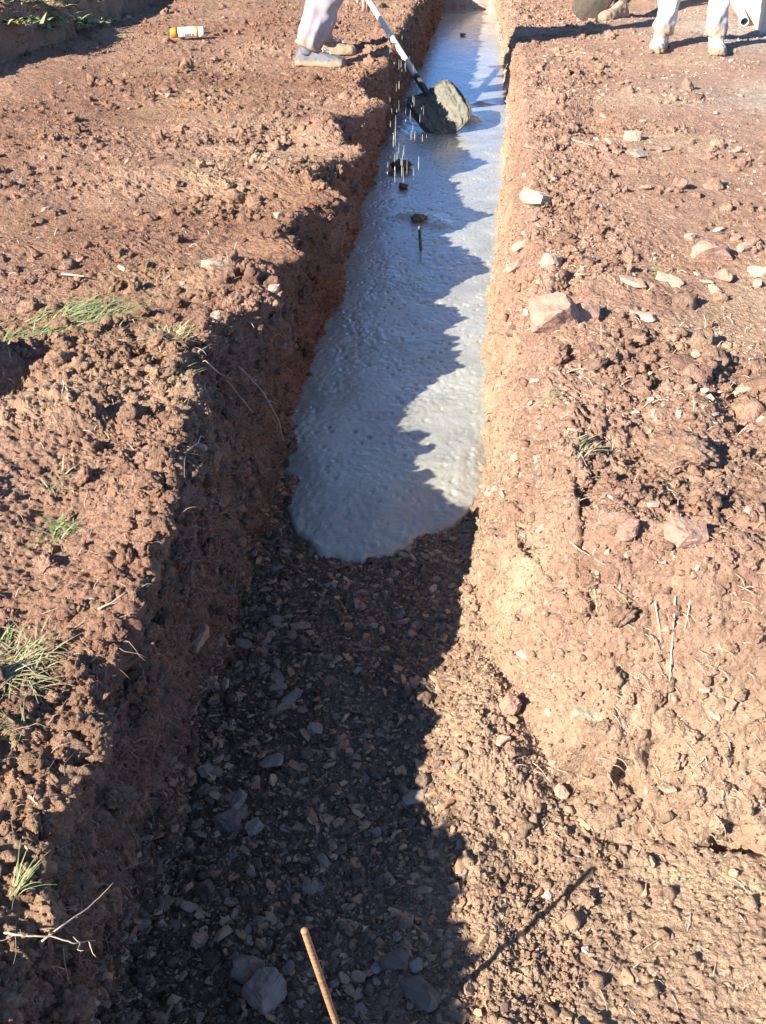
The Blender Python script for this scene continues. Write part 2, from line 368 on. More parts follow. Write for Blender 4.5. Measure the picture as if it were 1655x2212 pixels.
# ------------------------------------------------------------------ lumps of soil and stone
def ico(sub):
    bm = bmesh.new(); bmesh.ops.create_icosphere(bm, subdivisions=sub, radius=1)
    v = np.array([q.co[:] for q in bm.verts]); f = np.array([[q.index for q in t.verts] for t in bm.faces], np.int32); bm.free(); return v, f
def n3(v, s): return (gnoise(v[:, 0]+v[:, 2]*.7, v[:, 1]-v[:, 2]*.6, s)+gnoise(v[:, 1]+4, v[:, 2]+v[:, 0]*.5, s+1))*.7
def lump(sub, seed, amp=.35, fq=1.6, oct_=3):
    v, f = ico(sub); a = amp; q = fq; r = 1.0
    for k in range(oct_):
        r = r + a*n3(v*q+seed*3.7, seed*7+k); a *= .72; q *= 2.2
    v = v*np.asarray(r)[:, None]; v = v*np.array([1+.3*random.random(), 1+.2*random.random(), .65+.3*random.random()])
    return v, f
def hull(seed, flat=.45, n=16, asp=1.5):
    r = random.Random(seed); bm = bmesh.new()
    for i in range(n):
        q = Vector((r.gauss(0, 1), r.gauss(0, 1), r.gauss(0, 1))).normalized()*(1-.25*r.random())
        q = Vector((max(-.8, min(.8, q.x*1.2)), max(-.78, min(.78, q.y*1.2)), max(-.6, min(.6, q.z*1.1))))
        bm.verts.new((q.x*asp, q.y, q.z*flat*1.6))
    res = bmesh.ops.convex_hull(bm, input=bm.verts)
    bmesh.ops.delete(bm, geom=[e for e in res['geom_interior'] if isinstance(e, bmesh.types.BMVert)], context='VERTS')
    bmesh.ops.triangulate(bm, faces=bm.faces); bm.verts.index_update()
    v = np.array([q.co[:] for q in bm.verts]); f = np.array([[q.index for q in t.verts] for t in bm.faces], np.int32); bm.free(); return v, f
def rots(n, tilt):
    a = rng.uniform(0, 2*np.pi, n); t = rng.normal(0, tilt, n); b = rng.uniform(0, 2*np.pi, n)
    ca, sa, ct, st, cb, sb = np.cos(a), np.sin(a), np.cos(t), np.sin(t), np.cos(b), np.sin(b)
    o, z = np.ones(n), np.zeros(n)
    A = np.stack([ca, -sa, z, sa, ca, z, z, z, o], -1).reshape(n, 3, 3)
    T = np.stack([o, z, z, z, ct, -st, z, st, ct], -1).reshape(n, 3, 3)
    B = np.stack([cb, -sb, z, sb, cb, z, z, z, o], -1).reshape(n, 3, 3)
    return A@T@B
def scatter(name, temps, pos, rad, tilt=3.0, sink=.25, smooth=True):
    vs, fs, ids = [], [], []; base = 0; pick = rng.integers(0, len(temps), len(pos))
    for k, (tv, tf_) in enumerate(temps):
        w = np.flatnonzero(pick == k)
        if len(w) == 0: continue
        R = rots(len(w), tilt)
        V = np.einsum('nij,vj->nvi', R, tv)*rad[w][:, None, None] + pos[w][:, None, :]
        V[:, :, 2] += (rad[w]*(.5-sink))[:, None]
        n = len(tv); vs.append(V.reshape(-1, 3)); ids.append(np.repeat(w, n))
        fs.append((tf_[None]+(np.arange(len(w))*n)[:, None, None]).reshape(-1, 3)+base); base += n*len(w)
    V = np.concatenate(vs); return mesh_np(name, V, np.concatenate(fs), smooth), V, np.concatenate(ids)

# candidates: sheet points in or near the picture, evenly over the picture
def pick_pts(n, mask):
    c = np.flatnonzero(mask.reshape(-1)[_ok]); c = _ok[c]
    return rng.choice(c, min(n, len(c)), replace=False)
inten = np.clip(.35+1.1*fbm(X*2.3, YY*2.3, 3, 91), 0.05, 1)*rough
soilmask = (rng.random(X.shape) < np.where(isF, .7, np.where(isW | isRW | isFace, np.maximum(inten, .4), np.where(isFloorR, .17, inten)))) & (isL | isR | isRW | isW | (isF & (YY < 2.4))) & (YY < 12) & ~((isW | isRW) & (rng.random(X.shape) < .3))
for nm, cnt, r0, rmax, al, sub_, k_ in (('soil_crumbs', 125000, .0014, .0050, 2.0, 0, 12), ('soil_lumps', 11000, .0032, .015, 2.4, 1, 8)):
    idx = pick_pts(cnt, soilmask)
    P = GV[idx].astype(np.float64); dd = np.linalg.norm(P-CAM, axis=1)
    r = r0*(1-rng.random(len(P)))**(-1/al); r = np.clip(np.maximum(r, (.0007 if sub_ == 0 else .0013)*dd), 0, rmax)
    small = [lump(2, s, .55, 1.5, 3) for s in range(k_)]+[hull(s+500, .6, 13, 1.2) for s in range(12)] if sub_ else [hull(s+300, .6, 9, 1.15) for s in range(14)]
    me, V, ids = scatter(nm, small, P, r)
    paint(me, V, rng.random(len(P))[ids]*.8+.1, np.interp(V[:, 1], Y, lr))
    tag(link(nm, me, SOIL), {'soil_crumbs': 'fine loose crumbs of soil scattered over both banks of the trench', 'soil_lumps': 'small lumps of brown soil scattered over both banks of the trench'}[nm], 'soil', kind='stuff')
idx = np.concatenate([pick_pts(800, soilmask & (rough > .45) & (YY < 8) & (isL | isR)), pick_pts(420, ((isW & (GZ > -.16)) | (isL & (dl < .07))) & (YY < 5)), pick_pts(260, isW & (YY < 4.5))])
P = GV[idx].astype(np.float64); r = np.clip(.009*(1-rng.random(len(P)))**(-1/2.7), 0, .024)
big = [lump(4, s+50, .40, 1.4, 6) for s in range(8)]
me, V, ids = scatter('soil_clods', big, P, r, 3, .4)
paint(me, V, rng.random(len(P))[ids]*.8+.1, np.interp(V[:, 1], Y, lr))
tag(link('soil_clods', me, SOIL), 'rough crumbly clods of dug soil lying along both trench edges', 'soil', kind='stuff')

idx = pick_pts(950, (rng.random(X.shape) < np.clip(fbm(X*2.7, YY*2.7, 3, 191)*2.2, .03, 1)) & ((isL & (dl > .05)) | (isR & (dr > .1) & (dr < .9))) & (YY > 2.2) & (YY < 9))
P = GV[idx].astype(np.float64); r = np.clip(.0105*(1-rng.random(len(P)))**(-1/3.0), 0, .034)
me, V, ids = scatter('soil_clods', [lump(3, s+80, .45, 1.5, 5) for s in range(8)], P, r, 3, .45)
paint(me, V, rng.random(len(P))[ids]*.7+.1, np.interp(V[:, 1], Y, lr))
tag(link('soil_clods', me, SOIL), 'crumbly clods strewn over the farther soil on both sides of the trench', 'soil', kind='stuff')

# slate chips over the trench floor and at the foot of the cut faces
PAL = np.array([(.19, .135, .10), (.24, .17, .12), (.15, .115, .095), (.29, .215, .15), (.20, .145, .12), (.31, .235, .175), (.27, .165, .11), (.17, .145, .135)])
fm = (isF | (isW & (GZ < -.33)) | ((isRW | isR) & isFloorR & (rng.random(X.shape) < .05))) & (YY < 2.5)
idx = pick_pts(12000, fm); P = GV[idx].astype(np.float64)
r = np.clip(.0024*(1-rng.random(len(P)))**(-1/2.15), 0, .0125)
tem = [hull(s, .22+.03*(s % 8), 14, 1.2+.12*(s % 6)) for s in range(16)]
me, V, ids = scatter('gravel', tem, P, r, .55, .38, False)
pc = PAL[rng.integers(0, len(PAL), len(P))]*rng.uniform(.8, 1.25, (len(P), 1)); tan_ = (sstep(.0, .12, P[:, 0]+rng.normal(0, .05, len(P)))*.8)[:, None]  # chips coloured tan towards the sunlit side, left dark in the shaded part
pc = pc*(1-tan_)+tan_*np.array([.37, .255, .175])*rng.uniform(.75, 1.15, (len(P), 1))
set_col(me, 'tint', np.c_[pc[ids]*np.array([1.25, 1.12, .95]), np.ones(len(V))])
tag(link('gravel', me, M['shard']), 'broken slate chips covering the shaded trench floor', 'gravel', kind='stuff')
# pale grit on the sunlit side
PAL2 = np.array([(.42, .32, .24), (.50, .41, .32), (.36, .26, .19), (.46, .38, .26), (.32, .27, .24)])
idx = pick_pts(2600, (isR | isRW) & (GZ > -.34) & (YY < 9) & (rng.random(X.shape) < np.clip(.2+1.2*gnoise(X*2+5, YY*2, 93), 0.03, 1))); P = GV[idx].astype(np.float64); dd = np.linalg.norm(P-CAM, axis=1)
r = np.clip(np.maximum(.0028*(1-rng.random(len(P)))**(-1/2.5), .0011*dd), 0, .013)
me, V, ids = scatter('grit', tem, P, r, .8, .2, False)
set_col(me, 'tint', np.c_[(PAL2[rng.integers(0, len(PAL2), len(P))]*rng.uniform(.8, 1.15, (len(P), 1)))[ids], np.ones(len(V))])
tag(link('grit', me, M['shard']), 'pale stone grit sprinkled over the sunlit right bank', 'grit', kind='stuff')

# ------------------------------------------------------------------ wet concrete in the far part of the trench
cy = [1.9]
while cy[-1] < 11.9: cy.append(cy[-1]+.00165*math.hypot(cy[-1], 1.3))
cy = np.array(cy); cxs = np.linspace(-.80, .40, 330)
CXX, CYY = np.meshgrid(cxs, cy)
fp = [at(px, py, -.39) for px, py in ((560, 1020), (612, 1085), (640, 1150), (690, 1195), (750, 1215), (800, 1210), (850, 1195), (905, 1165), (935, 1150), (985, 1140), (1020, 1105), (1040, 1075), (1120, 1000))]
yf = np.interp(CXX, [q_[0] for q_ in fp], [q_[1] for q_ in fp]) + .018*gnoise(CXX*13, CYY*11, 3) + .007*gnoise(CXX*32, CYY*32, 33)
e = CYY-yf; q = np.clip(1-e/.025, 0, 1)
CZ = -.350 - .030*(1-sstep(-.02, .34, e)) - .014*q**2.0 - np.where(e < 0, .25, 0)
fadec = np.clip(.03/(2*np.gradient(cy)[:, None]), 0, 1)
sm = np.clip(1.15-.12*CYY, .30, 1)
CZ += sm*(.0020*gnoise(CXX*11, CYY*7, 4) + .0021*fadec*fbm(CXX*40+1.5*gnoise(CXX*9, CYY*9, 19), CYY*34, 4, 9, .7)*(.45+.8*np.clip(gnoise(CXX*4, CYY*3, 27)+.35, 0, 1.2)) + .004*gnoise(CXX*3, CYY*3, 12))
CZ += sm*fadec*.0022*gnoise(CXX*24+2*gnoise(CXX*3, CYY*3, 52), CYY*7, 51)*np.clip(gnoise(CXX*3+9, CYY*2.2, 53)*2, 0, 1)
wp, vp = worley(CXX*38, CYY*32, 15); CZ -= np.clip(1.3-.11*CYY, .2, 1)*.0042*np.clip(.36-wp, 0, .2)/.2*(vp > .80)*(.5+.9*np.clip(gnoise(CXX*7, CYY*7, 18)+.2, 0, 1))
wc, vc = worley(CXX*46, CYY*42, 14); CZ += .12*sm*fadec*.0050*np.clip(.5-wc, 0, 1)*np.where(vc > .86, 1.6, 0) - sm*fadec*.004*np.clip(.4-wc, 0, 1)*(vc < .14)
def heap(px, py, rx, ry, hh):
    global CZ
    c = at(px, py, -.35); CZ += hh*np.exp(-((CXX-c[0])/rx)**2-((CYY-c[1])/ry)**2)*(1+.3*gnoise(CXX*22, CYY*22, 31))
heap(890, 240, .10, .30, .06); heap(1015, 262, .05, .10, .04); heap(905, 470, .09, .05, .016); heap(950, 485, .05, .05, .014); heap(1040, 225, .05, .03, .02)
heap(860, 300, .07, .25, .03)
cm = mesh_np('wet_concrete', np.stack([CXX, CYY, CZ], -1).reshape(-1, 3), grid_faces(*CXX.shape))
tag(link('wet_concrete', cm, CONC), kind='structure')
sx, sy = np.meshgrid(np.linspace(-5.9, -.79, 60), np.linspace(10.5, 11.9, 60))
cm2 = mesh_np('side_concrete', np.stack([sx, sy, -.352+.004*gnoise(sx*5, sy*5, 2)], -1).reshape(-1, 3), grid_faces(60, 60))
tag(link('side_concrete', cm2, CONC), kind='structure')
# ------------------------------------------------------------------ single stones
def stone(px, py, size, mat, label, flat=.5, asp=1.4, rz=0.0, tilt=(0, 0), seed=0, sink=.3, group=None, name='stone', cat='stone'):
    seed = seed or int(px*7+py*13)
    v, f = hull(seed, flat, 26, asp)
    bm = bmesh.new(); vv = [bm.verts.new(p) for p in v]
    for t in f: bm.faces.new([vv[i] for i in t])
    bmesh.ops.dissolve_limit(bm, angle_limit=math.radians(14), verts=bm.verts, edges=bm.edges)
    bmesh.ops.bevel(bm, geom=bm.edges[:], offset=.07, segments=1, affect='EDGES', clamp_overlap=True)
    bmesh.ops.triangulate(bm, faces=bm.faces)
    bmesh.ops.subdivide_edges(bm, edges=bm.edges[:], cuts=3, use_grid_fill=True)
    V = np.array([q.co[:] for q in bm.verts]); dn = .10*n3(V*1.7+seed % 97, 5)+.07*n3(V*3.8+seed % 97, 7)+.045*n3(V*9+seed % 97, 9)
    for q, d_ in zip(bm.verts, dn): q.co += q.co.normalized()*float(d_)
    bmesh.ops.scale(bm, vec=(size/2/asp*1.25,)*3, verts=bm.verts)
    bmesh.ops.rotate(bm, matrix=Matrix.Rotation(rz, 3, 'Z')@Matrix.Rotation(tilt[0], 3, 'X')@Matrix.Rotation(tilt[1], 3, 'Y'), verts=bm.verts)
    zs = [q.co.z for q in bm.verts]; mn, mx = min(zs), max(zs)
    bmesh.ops.translate(bm, vec=(0, 0, -mn-(mx-mn)*sink), verts=bm.verts)
    me = bpy.data.meshes.new(name); bm.to_mesh(me); bm.free()
    p = on_ground(px, py)
    return tag(link(name, me, M[mat], None, p), label, cat, group)
UNIQ = [
 (476, 577, .105, 'pale', 'pale flat stone half buried at the left lip beside the bright concrete', .42, 1.5, .5),
 (592, 628, .035, 'pale', 'small whitish stone perched on the left trench wall', .6, 1.3, .4),
 (470, 690, .040, 'pale', 'pale pebble in the soil above the grass tuft with roots', .6, 1.2, 1.4),
 (410, 968, .085, 'brown', 'flat brown slab jutting out of the left trench lip', .3, 1.9, -.1),
 (428, 1385, .070, 'brown', 'long brown stone stuck upright in the shaded left wall', .5, 1.9, 1.2),
 (1155, 440, .115, 'pale', 'largest pale angular stone at the right trench edge near the small stake', .5, 1.3, -.6),
 (1128, 533, .090, 'pale', 'cream stone on the very edge of the sunlit right wall', .45, 1.4, .3),
 (1194, 576, .065, 'pale', 'squarish pale stone just behind the dark hollow of the right bank', .7, 1.1, .2),
 (1110, 582, .060, 'pale', 'pale wedge stone leaning on the right trench wall', .5, 1.3, 1.0),
 (1368, 612, .085, 'pale', 'thin pale flake lying flat, left of the cream flake', .2, 1.6, -.3),
 (1445, 608, .085, 'pale', 'thin cream flake lying flat beside the thin pale flake', .2, 1.7, -.6),
 (1527, 611, .045, 'pale', 'small pale sliver lying on the smooth right ground', .25, 1.7, -.4),
 (1540, 556, .130, 'brown', 'big rounded brown stone alone on the right ground', .55, 1.4, .4),
 (1196, 696, .125, 'brown', 'big pinkish brown angular rock in the right bank with a flat face', .75, 1.2, .1),
 (1262, 688, .085, 'brown', 'darker brown rock right behind the big pinkish rock', .65, 1.2, .6),
 (1388, 686, .080, 'pale', 'long tan stone lying slantwise on the right bank', .4, 2.0, -.7),
 (1378, 335, .110, 'grey', 'grey slab lying far out on the right bank', .35, 1.8, -.9),
 (1425, 325, .090, 'grey', 'thin grey blade of slate farther right than the grey slab', .25, 2.0, -.1),
 (1368, 305, .075, 'pale', 'pale block standing behind the grey slab on the right bank', .7, 1.1, .3),
 (1270, 1545, .060, 'green', 'greenish stone in the hollow of the near right bank', .45, 1.5, -.3),
 (1101, 1528, .038, 'brown', 'brown stone with a shadowed side on the right slope', .8, 1.0, .5),
 (1184, 1936, .017, 'white', 'bright white quartz chip beside the shadow of the stake', .8, 1.1, .9),
 (1267, 2056, .016, 'white', 'white quartz chip on the near right soil, nearest to the picture bottom', .6, 1.2, .4),
 (1477, 1157, .075, 'brown', 'brown block with a flat top on the right bank beside a shadow', .6, 1.5, .2),
 (1605, 845, .060, 'pale', 'tan stone at the right edge of the picture on smooth soil', .5, 1.7, .4),
 (1440, 1700, .032, 'pale', 'pale flat pebble by the dark hollow at the right edge', .35, 1.6, .1),
 (1395, 1705, .018, 'pale', 'tiny upright pale chip left of the pale flat pebble', .5, 1.8, 1.4),
 (1360, 1150, .050, 'brown', 'rusty stone half sunk in the clods of the right bank', .6, 1.2, .3),
 (1085, 1600, .030, 'pale', 'sandy chip on the right slope below the yellow subsoil', .4, 1.5, .4),
 (985, 1660, .026, 'grey', 'grey chip on the shadow boundary of the right slope', .4, 1.5, 1.2),
 (575, 2150, .062, 'grey', 'largest grey brown rock on the shaded floor near the steel stake', .75, 1.15, .9),
 (535, 2105, .055, 'dark', 'dark rounded rock leaning against the largest floor rock', .7, 1.2, .2),
 (632, 1508, .050, 'grey', 'pointed grey flake standing on the trench floor', .3, 1.9, .9),
 (600, 1486, .040, 'grey', 'grey chip beside the pointed flake on the floor', .4, 1.4, .1),
 (588, 1650, .052, 'grey', 'grey plate of slate in the middle of the shaded floor', .3, 1.5, .3),
 (680, 1580, .034, 'grey', 'single pale grey cobble in the middle of the shaded floor', .6, 1.3, .2),
 (495, 1785, .050, 'dark', 'dark rough cobble at the foot of the left wall', .7, 1.2, .4),
 (512, 1735, .045, 'grey', 'grey upright slate behind the dark rough cobble', .4, 1.5, 1.1),
 (550, 1790, .034, 'grey', 'small grey stone right of the dark rough cobble', .6, 1.2, .7),
 (895, 1722, .050, 'grey', 'light grey slate at the right side of the shaded floor', .35, 1.5, .3),
 (1000, 1885, .024, 'grey', 'grey pebble at the shadow edge above the stake shadow', .6, 1.3, 1.4),
 (905, 2150, .075, 'dark', 'long dark slab right of the steel stake at the bottom', .35, 1.7, -.8),
 (850, 2080, .052, 'dark', 'curved dark stone right of the steel stake', .5, 1.8, .1),
 (450, 1665, .038, 'grey', 'grey chip near the foot of the left wall', .5, 1.4, 1.0),
 (905, 1350, .045, 'dark', 'long slate splinter lying on the floor below the concrete', .3, 2.2, .3),
 (650, 1355, .045, 'brown', 'reddish flat stone on the floor in front of the concrete', .35, 1.7, .2),
 (430, 2035, .030, 'brown', 'brownish stone at the lower left of the floor', .6, 1.2, .5),
 (1020, 1082, .040, 'pale', 'pale stone wedged between the concrete and the right wall', .6, 1.4, .9),
 (1014, 1078, .030, 'brown', 'reddish stone wedged above the concrete front at the right wall', .7, 1.1, .4),
 (870, 1205, .030, 'grey', 'grey stone touching the front edge of the concrete', .6, 1.3, .2),
]
for i, (px, py, s, mt, lb, fla, asp, rz) in enumerate(UNIQ):
    stone(px, py, s, mt, lb, fla, asp, rz, (random.uniform(-.3, .3), random.uniform(-.3, .3)), 100+i)
# more stones nothing tells apart
def many(n, box, sizes, mats, label, group, flat=.5, test=None):
    k = 0; g = 0
    while k < n and g < 4000:
        g += 1; px = random.uniform(box[0], box[2]); py = random.uniform(box[1], box[3])
        p = on_ground(px, py)
        if test and not test(p): continue
        d_ = (Vector(CAM)-p).length
        stone(px, py, random.uniform(*sizes), random.choice(mats), label, flat*random.uniform(.6, 1.4), random.uniform(1.1, 1.8), random.uniform(0, 3.1), (random.uniform(-.5, .5), random.uniform(-.5, .5)), 1000+g+int(box[0]), .3, group)
        k += 1
many(22, (1110, 120, 1640, 720), (.030, .065), ['pale', 'pale', 'brown'], 'small pale stone lying loose among the clods of the far right bank', 'loose stones on the far right bank', .5, lambda p: p.x > .2)
many(30, (1060, 720, 1640, 1750), (.012, .030), ['pale', 'brown', 'pale'], 'pebble lying in the crumbly soil of the near right bank', 'pebbles on the near right bank', .5, lambda p: p.x > .1)
many(34, (380, 1260, 960, 2200), (.014, .032), ['grey', 'dark', 'dark', 'brown'], 'piece of slate lying among the chips of the shaded trench floor', 'slate pieces on the trench floor', .4, lambda p: p.z < -.3)
many(22, (20, 180, 700, 640), (.020, .045), ['pale', 'brown'], 'small stone lying on the far left soil', 'small stones on the left soil', .5, lambda p: p.x < -.65)
many(14, (420, 1150, 640, 1650), (.02, .045), ['grey', 'dark'], 'slate plate sticking out of the shaded left wall foot', 'slate plates in the left wall', .35, lambda p: -.42 < p.z < -.15)

# ------------------------------------------------------------------ tubes, grass, roots
def tube_bm(bm, pts, rad, seg=6, cap=True):
    pts = [Vector(p) for p in pts]; rings = []; side = None
    for i, p in enumerate(pts):
        t = (pts[min(i+1, len(pts)-1)]-pts[max(i-1, 0)]).normalized()
        if side is None:
            side = t.cross(Vector((0, 0, 1))); side = side if side.length > .01 else t.cross(Vector((1, 0, 0)))
        side = (side-t*side.dot(t)).normalized(); b = t.cross(side); r_ = rad[i] if hasattr(rad, '__len__') else rad
        rings.append([bm.verts.new(p+(side*math.cos(2*math.pi*k/seg)+b*math.sin(2*math.pi*k/seg))*r_) for k in range(seg)])
    for A, B in zip(rings, rings[1:]):
        for k in range(seg): bm.faces.new((A[k], A[(k+1) % seg], B[(k+1) % seg], B[k]))
    if cap: bm.faces.new(rings[0][::-1]); bm.faces.new(rings[-1])
    return rings
def finish(bm, name, mat, parent=None, smooth=True, loc=None):
    bmesh.ops.recalc_face_normals(bm, faces=bm.faces)
    me = bpy.data.meshes.new(name); bm.to_mesh(me); bm.free()
    me.polygons.foreach_set('use_smooth', np.full(len(me.polygons), smooth, bool))
    return link(name, me, mat, parent, loc)
def wander(p0, p1, n, amp, sag=0.0):
    p0, p1 = Vector(p0), Vector(p1); L = (p1-p0).length; out = []; o = Vector((0, 0, 0))
    for i in range(n+1):
        t = i/n; o += Vector((random.gauss(0, amp), random.gauss(0, amp), random.gauss(0, amp*.7)))*L/n
        w = math.sin(math.pi*t)
        out.append(p0.lerp(p1, t)+o*w+Vector((0, 0, sag*w)))
    return out
def blade(bm, p, d, ln, w, bend):
    d = Vector(d).normalized(); s = d.cross(Vector((0, 0, 1))); s = s.normalized() if s.length > .01 else Vector((1, 0, 0))
    prev = None; q = Vector(p)
    for i in range(6):
        t = i/5; ww = w*(1-t**1.6)*.5+.0002
        a, b = bm.verts.new(q-s*ww), bm.verts.new(q+s*ww)
        if prev: bm.faces.new((prev[0], prev[1], b, a))
        prev = (a, b); d = (d+Vector((0, 0, -bend*.32*t))).normalized(); q = q+d*ln/5
def grass_mat(name, c1, c2):
    a = NT(name); at_ = a.n('ShaderNodeAttribute', attribute_name='tint'); a.set('Base Color', a.mix(at_.outputs['Fac'], c1, a.mix(a.noise(9, 3), c2, (.30, .22, .14)))); a.set('Roughness', .7); return a.m
GG = grass_mat('green_grass', (.12, .20, .045), (.46, .41, .22)); GD = grass_mat('dry_grass', (.24, .26, .10), (.60, .50, .32))
def tuft(px, py, n, rx, ry, ln, label, mat=GG, lay=.5, dirn=None, name='grass_tuft', w=.0042, cat='grass'):
    p = on_ground(px, py); bm = bmesh.new(); cols = []
    for i in range(max(12, int(n*1.6))):
        u, v = random.gauss(0, .5)*rx, random.gauss(0, .5)*ry
        x, y = p.x+u, p.y+v; z = p.z if max(rx, ry) < .03 else ground_z(x, y)
        a = random.uniform(0, 6.283) if dirn is None else dirn+random.gauss(0, .7)
        d = Vector((math.cos(a)*lay*2, math.sin(a)*lay*2, random.uniform(.25, 1)))
        k0 = len(bm.verts); blade(bm, (u, v, max(-.08, min(.08, z-p.z))-.004), d, ln*random.uniform(.35, 1.1), w*random.uniform(.5, 1.3)*min(1.2, max(.45, (Vector(CAM)-p).length/3)), random.uniform(.3, 1.6))
        t = random.random()**1.3; cols += [t]*(len(bm.verts)-k0)
    o = finish(bm, name, mat, None, True, p); a = o.data.attributes.new('tint', 'FLOAT', 'POINT'); a.data.foreach_set('value', np.array(cols, F32))
    return tag(o, label, cat)
tuft(165, 685, 300, .13, .10, .11, 'flattened green grass clump lying on the left soil', GG, 1.0, .4)
tuft(60, 735, 130, .12, .09, .09, 'trodden green grass left of the flattened clump at the left border', GG, 1.0, .6)
tuft(368, 745, 120, .045, .05, .085, 'bushy yellow green grass tuft standing above the hanging roots', GD, .5)
tuft(385, 815, 60, .03, .04, .06, 'withered pale grass hanging just below the bushy tuft', GD, .8, -1.2)
tuft(140, 1150, 70, .035, .045, .07, 'dark green and yellow grass clump beside the near left lip', GG, .7)
tuft(125, 1050, 30, .04, .04, .06, 'sparse dry grass above the dark green clump', GD, .9)
tuft(40, 1450, 170, .035, .06, .095, 'straggly yellowish grass at the left picture border, largest of the near tufts', GD, .8)
tuft(55, 1560, 60, .02, .03, .05, 'small fresh green grass below the straggly yellowish grass', GG, .7, 3.6)
tuft(8, 1385, 30, .02, .03, .05, 'few bright green blades at the extreme left border', GG, .8)
tuft(30, 1925, 16, .006, .006, .065, 'lone green seedling with upright blades at the lower left', GG, .28, .7, w=.0028)
tuft(1215, 850, 34, .05, .05, .07, 'straw coloured grass wisp on the right bank, upper one', GD, 1.1, 3.6)
tuft(1250, 985, 34, .03, .06, .08, 'pale dry grass wisp above the dark hollow of the right bank', GD, 1.0, 1.2)
tuft(1300, 1275, 20, .03, .04, .05, 'greenish dry grass wisp on the crest of the right bank', GD, .9)
tuft(1440, 590, 26, .08, .06, .08, 'thin dry grass lying behind the pale flakes', GD, 1.2, 2.6)
tuft(45, 90, 22, .03, .05, .09, 'bright green weed at the foot of the turf bank', GG, .6, w=.014, name='weed', cat='weed')
for k, (px, py, n) in enumerate([(105, 8, 110), (160, 16, 130), (70, 26, 80), (215, 20, 70), (20, 14, 90)]):
    tuft(px, py, n, .16, .16, .10, ['leafy green weed patch in the middle of the turf bank', 'leafy green weed patch at the right of the bank middle', 'low green weed patch on the bank edge', 'thin green weed patch at the right end of the bank', 'green weed patch at the left border of the bank'][k], GG, .8, w=.022, name='weed', cat='weed')

def root(pts, r0, label, mat='root', branches=3, name='root', cat='root', amp=.12):
    bm = bmesh.new(); P0 = Vector(pts[0]); path = []
    for a, b in zip(pts, pts[1:]): path += wander(Vector(a)-P0, Vector(b)-P0, 7, amp)[:-1]
    path.append(Vector(pts[-1])-P0); n = len(path)
    tube_bm(bm, path, [r0*(1-.65*i/n) for i in range(n)], 6)
    for k in range(branches):
        i = random.randrange(2, n-2); q = path[i]; L = random.uniform(6, 16)*r0
        d = Vector((random.gauss(0, 1), random.gauss(0, .6), random.gauss(-.3, .6))).normalized()*L
        tube_bm(bm, wander(q, q+d, 4, .25), [r0*.45, r0*.4, r0*.3, r0*.25, r0*.12], 5)
    return tag(finish(bm, name, M[mat], None, True, P0), label, cat)
def gp(px, py, lift=.0, r=7):
    p = on_ground(px, py, r); return p+Vector((0, 0, lift))
def between(a, b, f):   # from ground under a, towards b in front of the cut face
    return gp(*a)+(gp(*b)-gp(*a))*f
def inlight(px, py, k=0.0):              # the point of that sight line just above the edge of the shade
    d = ray(px, py); t = (.03+k-.75*.575-CAM[2])/(d[2]+.75*d[0]); return Vector(CAM+d*t)
root([inlight(90, 2034), inlight(130, 2003, .02), inlight(190, 1962, .03), inlight(245, 1906, .04)], .0015, 'long pale curved twig poking up over the shaded wall at the lower left', 'stick', 1, 'twig', 'twig', .04)
root([gp(8, 2012, .0), inlight(30, 2019), inlight(62, 2022, .01), inlight(110, 2022, .02), inlight(160, 2038, .03), inlight(206, 2032, .03)], .0018, 'pale knobbly root crossing below the curved twig at the lower left', 'stick', 5, 'root', 'root', .07)
root([gp(450, 790, .01), gp(490, 830, .012), gp(490, 830, .0)+Vector((.07, -.02, -.07))], .003, 'branched root hanging over the left lip below the grass tuft', 'root', 6)
root([gp(515, 800, .01), gp(515, 800)+Vector((.07, -.03, -.05)), gp(515, 800)+Vector((.13, -.10, -.15))], .0028, 'spiky bare root reaching down the left wall towards the concrete', 'root', 9)
root([gp(430, 770, .012), gp(470, 745, .02)], .003, 'short straight pale root beside the grass tuft', 'stick', 1)
root([gp(400, 990, .01), gp(445, 965, .02)], .002, 'thin root under the flat brown slab', 'root', 3)
root([gp(215, 1325, .008), gp(275, 1290, .012)], .0022, 'dry bent root on the crumbly left lip', 'stick', 2)
root([gp(190, 1470, .008), gp(265, 1465, .010)], .0020, 'pale wavy root on the left lip beside the yellowish grass', 'stick', 2)
root([gp(190, 1440, .006), gp(250, 1390, .014)], .0020, 'brown twiggy root above the pale wavy root', 'root', 5)
root([gp(60, 1690, .006), gp(215, 1695, .006)], .0016, 'long thin horizontal root across the shaded left wall', 'root', 6)
root([gp(65, 1725, .006), gp(125, 1775, .012)], .0022, 'thick pale root catching the sun at the left lip', 'stick', 5)
root([gp(55, 1830, .003), gp(150, 2125, .004)], .0016, 'long root hanging down the lower left wall', 'root', 5)
root([gp(80, 2085, .004), gp(150, 2100, .004)], .0020, 'brown horizontal root below the knobbly pale root', 'root', 2)
root([gp(180, 2055, .003), gp(230, 2110, .003)], .0013, 'slanting hair root right of the knobbly pale root', 'root', 1)
root([gp(1456, 1300, .016), gp(1447, 1420, .014), gp(1444, 1520, .01)], .0018, 'longest straight pale straw standing against the near right bank', 'straw', 0, 'straw', 'straw', .02)
root([gp(1490, 1310, .012), gp(1477, 1370, .008)], .0013, 'short straw leaning right of the longest straw', 'straw', 0, 'straw', 'straw', .03)
root([gp(1412, 1310, .012), gp(1425, 1390, .006)], .0015, 'short bent straw left of the longest straw', 'straw', 0, 'straw', 'straw', .03)
root([gp(1280, 1250, .008), gp(1290, 1325, .006)], .0015, 'thin pale straw on the slope of the right bank', 'straw', 0, 'straw', 'straw', .03)
